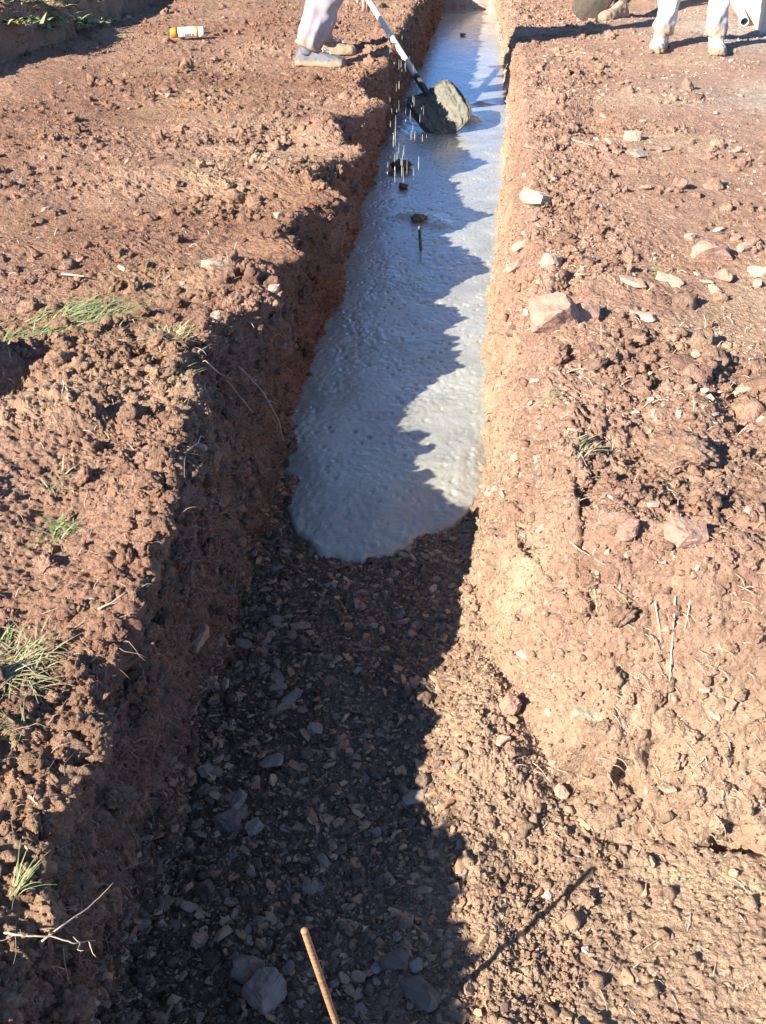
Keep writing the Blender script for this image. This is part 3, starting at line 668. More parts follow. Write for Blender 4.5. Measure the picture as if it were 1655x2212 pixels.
root([gp(1230, 1175, .008), gp(1310, 1230, .008)], .0018, 'curved root lying across the right bank crest', 'stick', 2)
root([gp(1230, 310, .02), gp(1280, 325, .02)], .004, 'pale curved root far along the right bank', 'stick', 0)
root([gp(1040, 900, .0), gp(1120, 830, .01)], .0015, 'fine root across the sunlit right wall', 'stick', 2)
root([gp(1495, 1660, .005), gp(1520, 1640, .010), gp(1545, 1700, .004)], .0015, 'looped pale root beside the dark hollow at the right', 'stick', 2)
root([gp(1560, 1690, .004), gp(1560, 1770, .004)], .0015, 'bent straw below the dark hollow at the right', 'straw', 0, 'straw', 'straw', .12)
root([gp(1380, 2060, .003), gp(1420, 2035, .008)], .0012, 'small dark twig on the near right soil', 'root', 1, 'twig', 'twig')
root([gp(135, 600, .01), gp(185, 610, .02)], .004, 'pale stub of root beside a clod on the left soil', 'stick', 0)
root([gp(138, 830, .01), gp(150, 875, .01)], .002, 'short straw on the left soil right of the shadowed hollow', 'straw', 0, 'straw', 'straw')
# fine root hairs nobody could count
def hairs(name, label, n, test, box, ln):
    bm = bmesh.new(); k = 0; g = 0
    while k < n and g < 9000:
        g += 1; p = on_ground(random.uniform(box[0], box[2]), random.uniform(box[1], box[3]))
        if not test(p): continue
        d = Vector((random.gauss(0, 1), random.gauss(0, 1), random.gauss(.0, .7))).normalized()*random.uniform(.25, 1)*ln
        if p.z < -.05: d.x = abs(d.x)*.5+.01; d.z = -abs(d.z)
        s = max(.00035, .00022*(Vector(CAM)-p).length)*(1.7 if 'straw' in name else 1)
        tube_bm(bm, wander(p, p+d, 6, .09 if 'straw' in name else .22, .006), [s*1.2, s*1.2, s, s, s*.8, s*.7, s*.4], 4); k += 1
    return tag(finish(bm, name, M['stick' if 'straw' in name else 'root']), label, 'roots' if 'root' in name else 'straw', kind='stuff')
hairs('root_hairs', 'fine root hairs dangling from the left trench wall', 420, lambda p: -.75 < p.x < -.45 and p.z > -.35, (0, 600, 640, 2200), .07)
hairs('straw_bits', 'fine bits of dry straw strewn over the right bank', 520, lambda p: p.x > .12, (1050, 560, 1655, 2200), .055)
hairs('straw_litter', 'fine bits of dry straw strewn over the left soil', 160, lambda p: p.x < -.6, (0, 500, 560, 1700), .04)

# clumps dropped on the concrete
for px, py, s, lb in [(868, 362, .05, 'largest dark clod of soil sitting on the wet concrete'), (872, 404, .024, 'small dark clod in front of the largest clod on the concrete'), (905, 474, .03, 'flat wet lump of concrete and soil behind the small stake'), (846, 376, .015, 'little dark clod left of the largest clod on the concrete'), (1000, 76, .022, 'dark speck of soil on the far end of the concrete')]:
    c = at(px, py, -.345); v, f = lump(3, int(px), .4, 1.3, 5)
    me = mesh_np('clod', v*np.array([1, 1.1, .6])*s, f)
    paint(me, v*.01+c, np.full(len(v), .0), np.full(len(v), .2)); tag(link('clod', me, SOIL, None, c+np.array([0, 0, s*.25])), lb, 'clod')

for px, py, s_, lb in [(690, 455, .06, 'earth clod hanging on the left lip beside the small stake'), (1470, 990, .055, 'ridge like earth lump on the right bank above the brown block')]:
    p_ = on_ground(px, py); v, f = lump(5, px, .32, 1.3, 7); v = v*np.array([1, 1.15, .8])*s_; me = mesh_np('clod', v, f)
    paint(me, v*.02+np.array(p_), np.full(len(v), .45), np.full(len(v), .2)); tag(link('clod', me, SOIL, None, p_+Vector((0, 0, s_*.3))), lb, 'clod')

# ------------------------------------------------------------------ steel stakes
RUST = simple('rusty_steel', (.26, .14, .065), (.46, .29, .15), 90, .7, .5, 400, .0008, .2)
def stake(top, foot, r, label, name='steel_stake', rib=True, mat=None):
    top, foot = Vector(top), Vector(foot); L = (top-foot).length; d = (top-foot)/L
    o = empty(name, foot, label, 'stake')
    bm = bmesh.new(); n = int(L/.0022); pts = []; rad = []
    for i in range(n+1):
        pts.append(d*L*i/n); rad.append(r*(1.0+(.10 if rib and i % 4 < 2 else 0)))
    rad[-1] = r*.82; tube_bm(bm, pts, rad, 14); finish(bm, 'bar', mat or RUST, o)
    return o
def proj(P):
    v = np.array(P)-CAM; d = v@fw; return CX+FPX*(v@rt)/d, CY-FPX*(v@up)/d
t0 = Vector(at_depth(657, 2008, 1.37)); zf0 = float(np.interp(t0.y, Y, fl))-.06
best = min((abs(proj(t0.lerp(Vector((t0.x+dx_, t0.y, zf0)), .35))[0]-(657+(proj(t0.lerp(Vector((t0.x+dx_, t0.y, zf0)), .35))[1]-2008)*.343)), dx_) for dx_ in np.linspace(-.1, .2, 121))
stake(t0, Vector((t0.x+best[1], t0.y, zf0)), .0047, 'thick rusty steel stake driven into the near trench floor, tip in the sun')
p1 = Vector(at(910, 552, -.37)); stake(Vector(at_depth(906, 488, (p1-Vector(CAM)).dot(Vector(fw))-.02)), p1, .0065, 'short thin steel stake sticking up out of the wet concrete', rib=False, mat=M['steel'])

# ------------------------------------------------------------------ spray can on the left soil
def can():
    a = gp(372, 82); b = at(448, 79, a.z); b = Vector(b); ax = (Vector((b.x-a.x, b.y-a.y, 0))).normalized(); z = max(a.z, b.z)+.030
    o = empty('spray_can', Vector(((a.x+b.x)/2, (a.y+b.y)/2, z)), 'white and orange spray can with an orange cap lying on the left soil', 'can')
    L = .235; q = Vector((a.x, a.y, z))-o.location-ax*.01
    def lathe(prof, name, mat):
        bm = bmesh.new(); tube_bm(bm, [q+ax*s for s, _ in prof], [r_ for _, r_ in prof], 28); return finish(bm, name, mat, o)
    lathe([(.0, .016), (.004, .024), (.012, .0285), (.03, .031), (.042, .031)], 'cap', simple('orange_plastic', (.85, .24, .02), (.90, .30, .03), 20, .4, 0))
    lathe([(.044, .026), (.049, .026)], 'collar', simple('grey_metal', (.2, .2, .22), (.3, .3, .32), 20, .35, 0, metal=.8))
    w = simple('white_tin', (.74, .74, .74), (.80, .80, .80), 40, .35, 0)
    lathe([(.049, .026), (.054, .0315), (.158, .0325), (.1585, .0325)], 'body', w)
    lathe([(.1585, .0326), (.182, .0326)], 'orange_band', simple('orange_print', (.80, .30, .06), (.86, .36, .08), 30, .4, 0))
    lathe([(.182, .0325), (.212, .0325), (.216, .031), (.217, .026)], 'base', w)
    # printed blocks on the label, wrapped on the side towards the viewer
    blk = simple('label_print', (.10, .11, .13), (.16, .16, .18), 30, .5, 0); tan = simple('label_tan', (.55, .36, .12), (.62, .42, .16), 30, .5, 0)
    sd = ax.cross(Vector((0, 0, 1))).normalized()
    if sd.y > 0: sd = -sd
    def patch(s0, s1, a0, a1, mat, name):
        bm = bmesh.new(); prev = None
        for k in range(7):
            an = math.radians(a0+(a1-a0)*k/6); rr = .0331; off = sd*math.cos(an)*rr+Vector((0, 0, math.sin(an)*rr))
            cur = (bm.verts.new(q+ax*s0+off), bm.verts.new(q+ax*s1+off))
            if prev: bm.faces.new((prev[0], prev[1], cur[1], cur[0]))
            prev = cur
        finish(bm, name, mat, o)
    patch(.092, .122, -38, -8, tan, 'picture'); patch(.082, .085, -38, 6, blk, 'lettering'); patch(.127, .130, -38, 10, blk, 'lettering'); patch(.140, .148, -30, -5, blk, 'lettering'); patch(.060, .120, 24, 30, simple('label_grey', (.4, .4, .44), (.5, .5, .52), 40, .5, 0), 'lettering')
    for t_ in (.138, .1385): pass
can()

# ------------------------------------------------------------------ shovels
def shovel(sock, tip, normal, grip, label, width=.26, name='shovel', mat='steel'):
    sock, tip, grip, nrm = Vector(sock), Vector(tip), Vector(grip), Vector(normal).normalized()
    ax = (tip-sock); L = ax.length; ax = ax/L; side = ax.cross(nrm).normalized(); nrm = side.cross(ax)
    o = empty(name, tip, label, 'shovel')
    bm = bmesh.new(); NU, NV = 20, 21; G = []
    for i in range(NU):
        t = i/(NU-1); 
        w = width/2*(min(1, .72+1.6*t) if t < .18 else 1.0)*(1 if t < .66 else math.sqrt(max(0, 1-((t-.66)/.342)**2))**.62)
        row = []
        for j in range(NV):
            s = -1+2*j/(NV-1); dish = .030*(s*s)*min(1, w/(width/2)) - .010*math.exp(-(s/.16)**2)*(1-t) + .018*(t-.4)**2
            row.append(bm.verts.new((sock-tip)+ax*(L*t)+side*(w*s)+nrm*dish))
        G.append(row)
    for i in range(NU-1):
        for j in range(NV-1): bm.faces.new((G[i][j], G[i][j+1], G[i+1][j+1], G[i+1][j]))
    ob = finish(bm, 'blade', M[mat], o); sd = ob.modifiers.new('thick', 'SOLIDIFY'); sd.thickness = .003; sd.offset = 0
    hd = (grip-sock).normalized(); bm = bmesh.new()
    tube_bm(bm, [sock-tip+ax*.07-nrm*.004, sock-tip+ax*.02+nrm*.004, sock-tip+hd*.03+nrm*.008, sock-tip+hd*.13+nrm*.006], [.010, .018, .021, .021], 14); finish(bm, 'socket', M['steel'], o)
    bm = bmesh.new(); n = 12; H = (grip-sock).length
    tube_bm(bm, [sock-tip+hd*(.11+(H-.11)*i/n)+nrm*.006 for i in range(n+1)], [.0185-.003*i/n for i in range(n+1)], 16); finish(bm, 'handle', M['wood'], o)
    return o, ax, side, nrm
s1 = Vector(at_depth(911, 186, 6.36)); tip1 = Vector(at(985, 287, -.345))
hand_low = Vector(at_depth(795, 0, 6.62)); hd1 = (hand_low-s1).normalized(); grip1 = s1+hd1*1.22
sh1, ax1, sd1, nr1 = shovel(s1+(tip1-s1)*.12, tip1, Vector((-.14, -.62, .77)), grip1, 'long handled shovel with a pale wooden handle dipping into the wet concrete', .32)
# the load on its blade
sock_ = s1+(tip1-s1)*.12; Lb = (tip1-sock_).length; nt_, ns_ = 60, 60
tt, ss = np.meshgrid(np.linspace(.10, .97, nt_), np.linspace(-1, 1, ns_), indexing='ij')
wl = .155*np.where(tt < .66, 1, np.sqrt(np.clip(1-((tt-.66)/.342)**2, .02, 1))**.62)*.93; sg = 1 if sd1.x > 0 else -1
hh = .065*np.clip(1-np.hypot((tt-.36)/.42, (ss*sg-.50)/.75), 0, 1)**.9 + .022
hh = hh*np.clip((1-np.abs(ss))/.10, 0, 1)**.5*np.clip((tt-.10)/.07, 0, 1)*np.clip((.97-tt)/.05, 0, 1)**.5
hh = hh + (.010*fbm(tt*9, ss*5, 4, 7, .6))*(hh > .01) + .030*ss*ss*(wl/.155) - .012*(hh < .004)
V = np.array([tuple(sock_+ax1*(Lb*t_)+sd1*(w_*q_)+nr1*float(h_)) for t_, w_, q_, h_ in zip(tt.ravel(), wl.ravel(), ss.ravel(), hh.ravel())])
LOAD = simple('stiff_concrete', (.12, .117, .09), (.19, .183, .143), 30, .75, .7, 90, .006)
c = V.mean(0); tag(link('concrete_load', mesh_np('concrete_load', V-c, grid_faces(nt_, ns_)), LOAD, None, c), 'heap of wet concrete lying on the blade of the dipping shovel', 'concrete')
# falling drops of grout
bm = bmesh.new()
for k in range(64):
    px = random.gauss(868, 28); py = 380-300*random.random()**1.3
    if abs(px-850) > 80: continue
    tz = -.5446+.8387*(CY-py)/FPX; t_ = min(random.uniform(6.1, 6.4), -random.uniform(1.0, 1.22)/tz); c = Vector(at_depth(px, py, t_)); L = random.uniform(.006, .034); w = random.uniform(.001, .0026)
    tube_bm(bm, [c+Vector((0, 0, L)), c+Vector((0, 0, L*.5)), c, c-Vector((0, 0, L*.7)), c-Vector((0, 0, L))], [w*.2, w*.6, w, w*.9, w*.25], 6)
tag(finish(bm, 'falling_drops', CONC), 'drops of grout falling beside the shovel handle', 'drops', kind='stuff')

# ------------------------------------------------------------------ people
def skinned(name, verts, edges, mat, parent, sub=2, root_i=0):
    me = bpy.data.meshes.new(name); me.from_pydata([tuple(v[0]) for v in verts], edges, [])
    o = link(name, me, mat, parent)
    o.modifiers.new('skin', 'SKIN').use_smooth_shade = True
    for i, v in enumerate(verts):
        r_ = v[1]; d = me.skin_vertices[0].data[i]; d.radius = (r_, r_) if not hasattr(r_, '__len__') else r_; d.use_root = (i == root_i)
    s = o.modifiers.new('sub', 'SUBSURF'); s.levels = s.render_levels = sub
    return o
def cloth(name, mat, parent, tubes, wrinkle=.010, seg=28, seed=0):
    bm = bmesh.new()
    for pts, rad, open_ in tubes:
        P_ = [Vector(p) for p in pts]; n = 40; path = []; rr = []
        for i in range(n+1):
            t = i/n*(len(P_)-1); k = min(int(t), len(P_)-2); f_ = t-k
            a, b, c_, d_ = P_[max(k-1, 0)], P_[k], P_[k+1], P_[min(k+2, len(P_)-1)]
            path.append(.5*((2*b)+(c_-a)*f_+(2*a-5*b+4*c_-d_)*f_*f_+(3*b-a-3*c_+d_)*f_**3)); s_ = f_*f_*(3-2*f_); rr.append(rad[k]*(1-s_)+rad[k+1]*s_)
        rings = tube_bm(bm, path, rr, seg, not open_)
        for i, ring in enumerate(rings):
            c_ = path[i]
            for j, q in enumerate(ring):
                ang = 2*math.pi*j/seg; x = np.array([ang*1.2+seed, ]); y = np.array([i*.42+math.sin(ang+seed)*1.3])
                w_ = float(gnoise(x, y, 5+seed)[0])*1.0+.6*float(gnoise(x*2.3, y*1.9, 15+seed)[0]); q.co += (q.co-c_).normalized()*w_*wrinkle
    o = finish(bm, name, mat, parent); s = o.modifiers.new('sub', 'SUBSURF'); s.levels = s.render_levels = 1
    return o
def shoe(parent, heel, toe, base_z, top, mat, L=.29, H=.085, shaft=.06, hsh=.10, seed=0, mud=0.0, sole=None, name='boot'):
    heel, toe = Vector(heel), Vector(toe); d = (toe-heel).normalized(); s = Vector((-d.y, d.x, 0)); bm = bmesh.new(); rings = []; NS = 20
    prof = [(0, .022, .02, .030), (.02, .034, .045, .060), (.10, .040, .058, .10), (.25, .040, .055, .105), (.42, .041, .042, .088), (.60, .046, .034, .066), (.75, .050, .030, .055), (.88, .046, .026, .048), (.96, .034, .022, .040), (1.0, .016, .02, .026)]
    for t, w, zc, h_ in prof:
        c = heel+d*(L*t); ring = []
        for k in range(NS):
            a = 2*math.pi*k/NS; ca, sa = math.cos(a), math.sin(a)
            x = w*math.copysign(abs(ca)**.7, ca); z = (h_ if sa > 0 else .0)*abs(sa)**.8 if sa > 0 else -.002
            if sa <= 0: z = .006*(1-abs(sa))
            ring.append(bm.verts.new(c+s*x+Vector((0, 0, base_z+z-c.z))))
        rings.append(ring)
    for A, B in zip(rings, rings[1:]):
        for k in range(NS): bm.faces.new((A[k], A[(k+1) % NS], B[(k+1) % NS], B[k]))
    bm.faces.new(rings[0][::-1]); bm.faces.new(rings[-1])
    an = heel+d*(L*.24); an.z = base_z+.05
    tube_bm(bm, [an, an+Vector((0, 0, .04)), an+(Vector(top)-an)*1.0], [.045, .046, shaft], 20)
    if mud:
        bmesh.ops.subdivide_edges(bm, edges=bm.edges[:], cuts=2, use_grid_fill=True)
        V = np.array([q.co[:] for q in bm.verts]); w_ = fbm(V[:, 0]*55+V[:, 2]*31, V[:, 1]*55-V[:, 2]*27, 4, seed)*mud
        low = np.clip(1-(V[:, 2]-base_z)/.12, 0, 1); bm.normal_update()
        for q, a, b in zip(bm.verts, w_, low): q.co += q.normal*float((a+mud*.6)*b)
    o = finish(bm, name, mat, parent); sb = o.modifiers.new('sub', 'SUBSURF'); sb.levels = sb.render_levels = 1
    return o
def muddy(name, c1, c2, z0, h, mudcol=(.27, .18, .115), rough=.5):
    a = NT(name); sp = a.n('ShaderNodeSeparateXYZ'); a.l(a.n('ShaderNodeNewGeometry').outputs['Position'], sp.inputs[0])
    n = a.noise(28, 6, .65); lev = a.math('ADD', sp.outputs[2], a.math('MULTIPLY', a.math('SUBTRACT', n, .5), -h*2.2))
    f = a.ramp(lev, z0+h*.55, z0+h)
    a.set('Base Color', a.mix(f, a.mix(n, mudcol, (.38, .28, .18)), a.mix(n, c1, c2))); a.set('Roughness', a.ramp(f, 0, 1, .9, rough)); a.bump(a.noise(120, 5, .7), .6, .004)
    return a.m
def fabric(name, c1, c2):
    a = NT(name); n = a.noise(14, 6, .6); a.set('Base Color', a.mix(a.ramp(n, .3, .7), c1, c2)); a.set('Roughness', .9); a.bump(a.noise(420, 3, .5), .25, .001); return a.m

def hand(vs, es, wi, wrist, fdir, palmn, grip_r=.018, s=1.0):
    """five curled fingers and a thumb as chains grown from the wrist vertex"""
    fdir = Vector(fdir).normalized(); palmn = Vector(palmn); palmn = (palmn-fdir*palmn.dot(fdir)).normalized(); lat = fdir.cross(palmn)
    def add(p, r_, par): vs.append((p, r_*s)); es.append((par, len(vs)-1)); return len(vs)-1
    pm = add(wrist+fdir*.04*s, (.030, .016), wi) if False else add(wrist+fdir*.045*s, .021, wi)
    for k, (off, ln) in enumerate(((-.030, .85), (-.010, 1.0), (.011, .95), (.030, .75))):
        kn = add(wrist+fdir*.088*s+lat*off*s, .0100, pm); p = wrist+fdir*.088*s+lat*off*s; dr = fdir.copy()
        for L in (.040, .026, .020):
            dr = (dr+palmn*.85).normalized(); p = p+dr*L*ln*s; kn = add(p, .0088 if L > .03 else .0080, kn)
    p = wrist+fdir*.035*s-lat*.030*s+palmn*.008; t = add(p, .0115, pm); dr = (fdir*.7-lat*.5+palmn*.5).normalized()
    for L in (.034, .028):
        p = p+dr*L*s; t = add(p, .0098, t); dr = (dr+palmn*.6+lat*.5).normalized()
def person(loc, J, label, trouser_mat, jacket_mat, shoe_mats, feet, look, cuff_r=.078, name='person', mud=0.0, palms=None, cuff_h=.13, seed=0, hat=None, knee_r=.088, laces=False):
    o = empty(name, loc, label, 'person'); B = Vector(loc); g = {k: Vector(v)-B for k, v in J.items()}
    look = Vector(look).normalized(); upv = (g['head']-g['neck']).normalized()
    vs = []; es = []
    def add(p, r_, par=None):
        vs.append((p, r_)); i = len(vs)-1
        if par is not None: es.append((par, i))
        return i
    pel = add(g['pelvis'], .125); ch = add(g['pelvis'].lerp(g['neck'], .45), .125, pel); st = add(g['pelvis'].lerp(g['neck'], .80), .125, ch)
    nk = add(g['neck'], .058, st); hb = add(g['neck'].lerp(g['head'], .45), .058, nk)
    hc = add(g['head'], .082, hb); add(g['head']+upv*.07-look*.01, .074, hc)
    chin = add(g['head']-upv*.065+look*.055, .036, hc); ns = add(g['head']+look*.095-upv*.012, .013, hc)
    for sgn in (-1, 1): add(g['head']+look.cross(upv).normalized()*sgn*.085, .014, hc)
    for sd_ in 'LR':
        sh_ = add(g['sh'+sd_], .058, st); mid = add(g['sh'+sd_].lerp(g['el'+sd_], .5), .047, sh_); el = add(g['el'+sd_], .040, mid)
        fo = add(g['el'+sd_].lerp(g['wr'+sd_], .35), .040, el); wr = add(g['wr'+sd_], .026, fo)
        fd = (g['wr'+sd_]-g['el'+sd_]).normalized()
        hand(vs, es, wr, g['wr'+sd_], (palms or {}).get('f'+sd_, fd), (palms or {}).get('n'+sd_, (0, 0, -1)))
        hp = add(g['hip'+sd_], .088, pel); th = add(g['hip'+sd_].lerp(g['kn'+sd_], .5), .075, hp); kn = add(g['kn'+sd_], .056, th)
        cf = add(g['kn'+sd_].lerp(g['an'+sd_], .35), .054, kn); an = add(g['an'+sd_], .036, cf)
        h_, t_ = feet[sd_]; add(Vector(h_).lerp(Vector(t_), .62)-B+Vector((0, 0, .04)), .030, an)
    skinned('body', vs, es, M['skin'], o)
    tubes = []
    for sd_ in 'LR':
        cuff = g['an'+sd_]+(g['kn'+sd_]-g['an'+sd_]).normalized()*(cuff_h-.09)
        tubes.append(([cuff, cuff.lerp(g['kn'+sd_], .45), g['kn'+sd_], g['kn'+sd_].lerp(g['hip'+sd_], .5), g['hip'+sd_], g['pelvis']+Vector((0, 0, .03))], [cuff_r, cuff_r*1.04, knee_r, .104, .118, .125], False))
    tubes.append(([g['hipL'].lerp(g['pelvis'], .6)+Vector((0, 0, -.05)), g['pelvis'], g['pelvis'].lerp(g['neck'], .28)], [.13, .165, .155], False))
    cloth('trousers', trouser_mat, o, tubes, .023, 28, seed)
    tj = [([g['pelvis'].lerp(g['neck'], .10), g['pelvis'].lerp(g['neck'], .4), g['pelvis'].lerp(g['neck'], .78), g['neck']], [.185, .18, .19, .085], False)]
    for sd_ in 'LR':
        tj.append(([g['pelvis'].lerp(g['neck'], .86), g['sh'+sd_], g['sh'+sd_].lerp(g['el'+sd_], .5), g['el'+sd_], g['el'+sd_].lerp(g['wr'+sd_], .9)], [.11, .085, .068, .060, .043], False))
    cloth('jacket', jacket_mat, o, tj, .012, 28, seed+3)
    bm = bmesh.new(); v, f = ico(3); R_ = .104
    vv = []
    for p in v:
        q = Vector(p); k = q.dot(look); u_ = q.dot(upv)
        if u_ < -.15+.5*max(k, 0): q = q*.70
        vv.append(bm.verts.new(g['head']+upv*.028-look*.012+q*R_*(1+.03*math.sin(q.x*25)*math.sin(q.y*23))))
    for t in f: bm.faces.new([vv[i] for i in t])
    finish(bm, 'hair' if hat is None else 'cap', hat or M['hair'], o)
    bm = bmesh.new()
    for sgn in (-1, 1):
        v, f = ico(2); e_ = g['head']+look*.078+look.cross(upv).normalized()*sgn*.033+upv*.008; vv = [bm.verts.new(e_+Vector(p)*.012) for p in v]
        for t in f: bm.faces.new([vv[i] for i in t])
    finish(bm, 'eyes', simple('eye', (.7, .68, .65), (.75, .73, .7), 20, .2, 0), o)
    for sd_ in 'LR':
        h_, t_ = Vector(feet[sd_][0])-B, Vector(feet[sd_][1])-B
        tp = g['an'+sd_]+(g['kn'+sd_]-g['an'+sd_])*.30
        so_ = shoe(o, h_, t_, h_.z, tp, shoe_mats[sd_], (t_-h_).length, mud=mud if not hasattr(mud, 'get') else mud[sd_], seed=seed)
        if laces:
            bm = bmesh.new(); d_ = (t_-h_).normalized(); s_ = Vector((-d_.y, d_.x, 0))
            for q in range(5):
                c_ = h_+d_*(.105+.024*q)+Vector((0, 0, .112-.0105*q))
                tube_bm(bm, [c_+s_*(.026*k_)+Vector((0, 0, .006-.012*abs(k_)))+d_*(.012*k_*(1 if q % 2 else -1)) for k_ in (-1, -.4, .4, 1)], .0032, 6)
            finish(bm, 'laces', M['laces'], so_)
    return o
# left worker, bent over the trench, facing +x
hr_ = gp(640, 142); tr_ = gp(732, 158); hl_ = Vector((tr_.x-.26, 7.02, 0))
zr = ground_z(hr_.x+.1, hr_.y)+.004; hr_ = Vector((hr_.x, hr_.y, zr)); tr_ = hr_+Vector((.29, -.03, 0))
hl_ = Vector((at(702, 118)[0]-.10, 6.80, 0)); hl_.z = ground_z(hl_.x+.14, hl_.y)+.004; tl_ = hl_+Vector((.285, .03, 0))
anR = hr_+Vector((.065, 0, .09)); anL = hl_+Vector((.065, 0, .09))
kR, kL = anR+Vector((.17, .05, .40)), anL+Vector((.08, -.02, .42))
hipR, hipL = Vector((anR.x-.16, anR.y+.17, .80)), Vector((anL.x-.13, anL.y-.20, .80)); pel = (hipR+hipL)/2+Vector((-.01, 0, .06))
lowh = s1+hd1*.80; uph = s1+hd1*1.16
neck = pel+Vector((.37, .02, .36)); shR, shL = neck+Vector((-.02, -.19, -.06)), neck+Vector((.02, .17, -.09))
elL = shL.lerp(lowh, .5)+Vector((.05, .06, 0)); elR = shR+Vector((-.20, -.06, -.22))
wL = lowh+Vector((-.035, .05, .05)); wR = uph+Vector((-.03, -.05, .05))
p1o = person((anR+anL)/2-Vector((0, 0, .09)), dict(pelvis=pel, neck=neck, head=neck+Vector((.11, 0, .15)), shL=shL, shR=shR, elL=elL, elR=elR, wrL=wL, wrR=wR, hipL=hipL, hipR=hipR, knL=kL, knR=kR, anL=anL, anR=anR),
    'person in lilac grey trousers and dark work boots shovelling concrete at the left trench edge', muddy('lilac_trousers', (.30, .265, .28), (.40, .36, .38), zr+.02, .16, (.27, .19, .14), .9), fabric('navy_jacket', (.05, .07, .13), (.08, .10, .17)),
    {k: muddy('black_boot_'+k, (.03, .034, .042), (.19, .19, .20), zr, .034 if k == 'R' else .07, (.27, .19, .12), .6) for k in 'LR'}, {'R': (hr_, tr_), 'L': (hl_, tl_)}, (.75, 0, -.65), .080, mud=.008, cuff_h=.085, laces=True,
    palms={'fL': (lowh-wL), 'nL': hd1, 'fR': (uph-wR), 'nR': hd1}, seed=1, knee_r=.098)
def standing(px1, py1, px2, py2, face, label, tm, jm, sm, seed, cuff=.062, mud=.012, armpose=None, lens=1.0, cuff_h=.11):
    a = gp(px1, py1); b = gp(px2, py2); f = Vector((math.cos(face), math.sin(face), 0)); s = Vector((-f.y, f.x, 0))
    # a is on the left in the picture
    L_, R_ = (b, a) if s.x > 0 else (a, b)
    L_, R_ = Vector((L_.x, L_.y, ground_z(L_.x, L_.y)+.002)), Vector((R_.x, R_.y, ground_z(R_.x, R_.y)+.002))
    c = (L_+R_)/2; J = {}; feet = {}
    for k, p in (('L', L_), ('R', R_)):
        J['an'+k] = p+Vector((0, 0, .09)); J['hip'+k] = c+s*(.10 if k == 'L' else -.10)+Vector((0, 0, .88)); J['kn'+k] = J['an'+k].lerp(J['hip'+k], .5)+f*.03
        feet[k] = (p-f*.07, p+f*.215+s*(.03 if k == 'L' else -.03))
    J['pelvis'] = c+Vector((0, 0, .94)); J['neck'] = c+f*.06+Vector((0, 0, 1.46)); J['head'] = c+f*.13+Vector((0, 0, 1.63))
    for k, q in (('L', 1), ('R', -1)):
        J['sh'+k] = c+f*.03+s*.19*q+Vector((0, 0, 1.40)); J['el'+k] = c+f*.06+s*.26*q+Vector((0, 0, 1.12)); J['wr'+k] = c+f*.24+s*.20*q+Vector((0, 0, .98))
    pal = None
    if armpose:
        pal = {}
        for k in 'LR':
            hpos, hdv = armpose[k]; hpos = Vector(hpos); wr = hpos+(J['sh'+k]-hpos).normalized()*.085; J['wr'+k] = wr; J['el'+k] = J['sh'+k].lerp(wr, .5)+s*(.10 if k == 'L' else -.10)-Vector((0, 0, .12))
            pal['f'+k] = hpos-wr; pal['n'+k] = Vector(hdv)
    return person(c, J, label, tm, jm, {'L': sm, 'R': sm}, feet, f-Vector((0, 0, .35)), cuff, mud=mud, seed=seed, palms=pal, cuff_h=cuff_h, knee_r=.075)
zg = ground_z(1.2, 6.9)
standing(1428, 104, 1542, 108, -1.75, 'person in pale trousers with muddy pale boots standing on the right bank', muddy('pale_trousers', (.42, .42, .42), (.54, .54, .53), zg+.03, .14, (.33, .26, .2), .9), fabric('grey_jacket', (.25, .26, .28), (.33, .34, .36)), muddy('muddy_shoe', (.42, .42, .40), (.52, .52, .50), zg, .045, (.21, .15, .105), .7), 6, .061, .010, cuff_h=.075)
# the shovel behind, and the worker holding it
b3 = gp(1322, 38); tip3 = gp(1254, 47)+Vector((0, 0, .015)); sock3 = tip3+Vector((.17, .10, .24)); grip3 = sock3+Vector((.22, .36, .98))
hd3 = (grip3-sock3).normalized()
shovel(sock3, tip3, Vector((.25, .75, .25)), grip3, 'mud caked round shovel with its tip resting on the right bank', .24, mat='shaded_mudsteel')
standing(1338, 34, 1420, -14, -2.2, 'person behind the resting shovel of whom only one muddy boot shows', fabric('brown_trousers', (.16, .13, .11), (.22, .18, .15)), fabric('green_jacket', (.10, .13, .09), (.15, .18, .12)), muddy('brown_boot', (.10, .08, .065), (.16, .13, .105), zg, .12, (.22, .165, .115), .8), 9, .07, .012, {'L': (sock3+hd3*.98, hd3), 'R': (sock3+hd3*.62, hd3)})

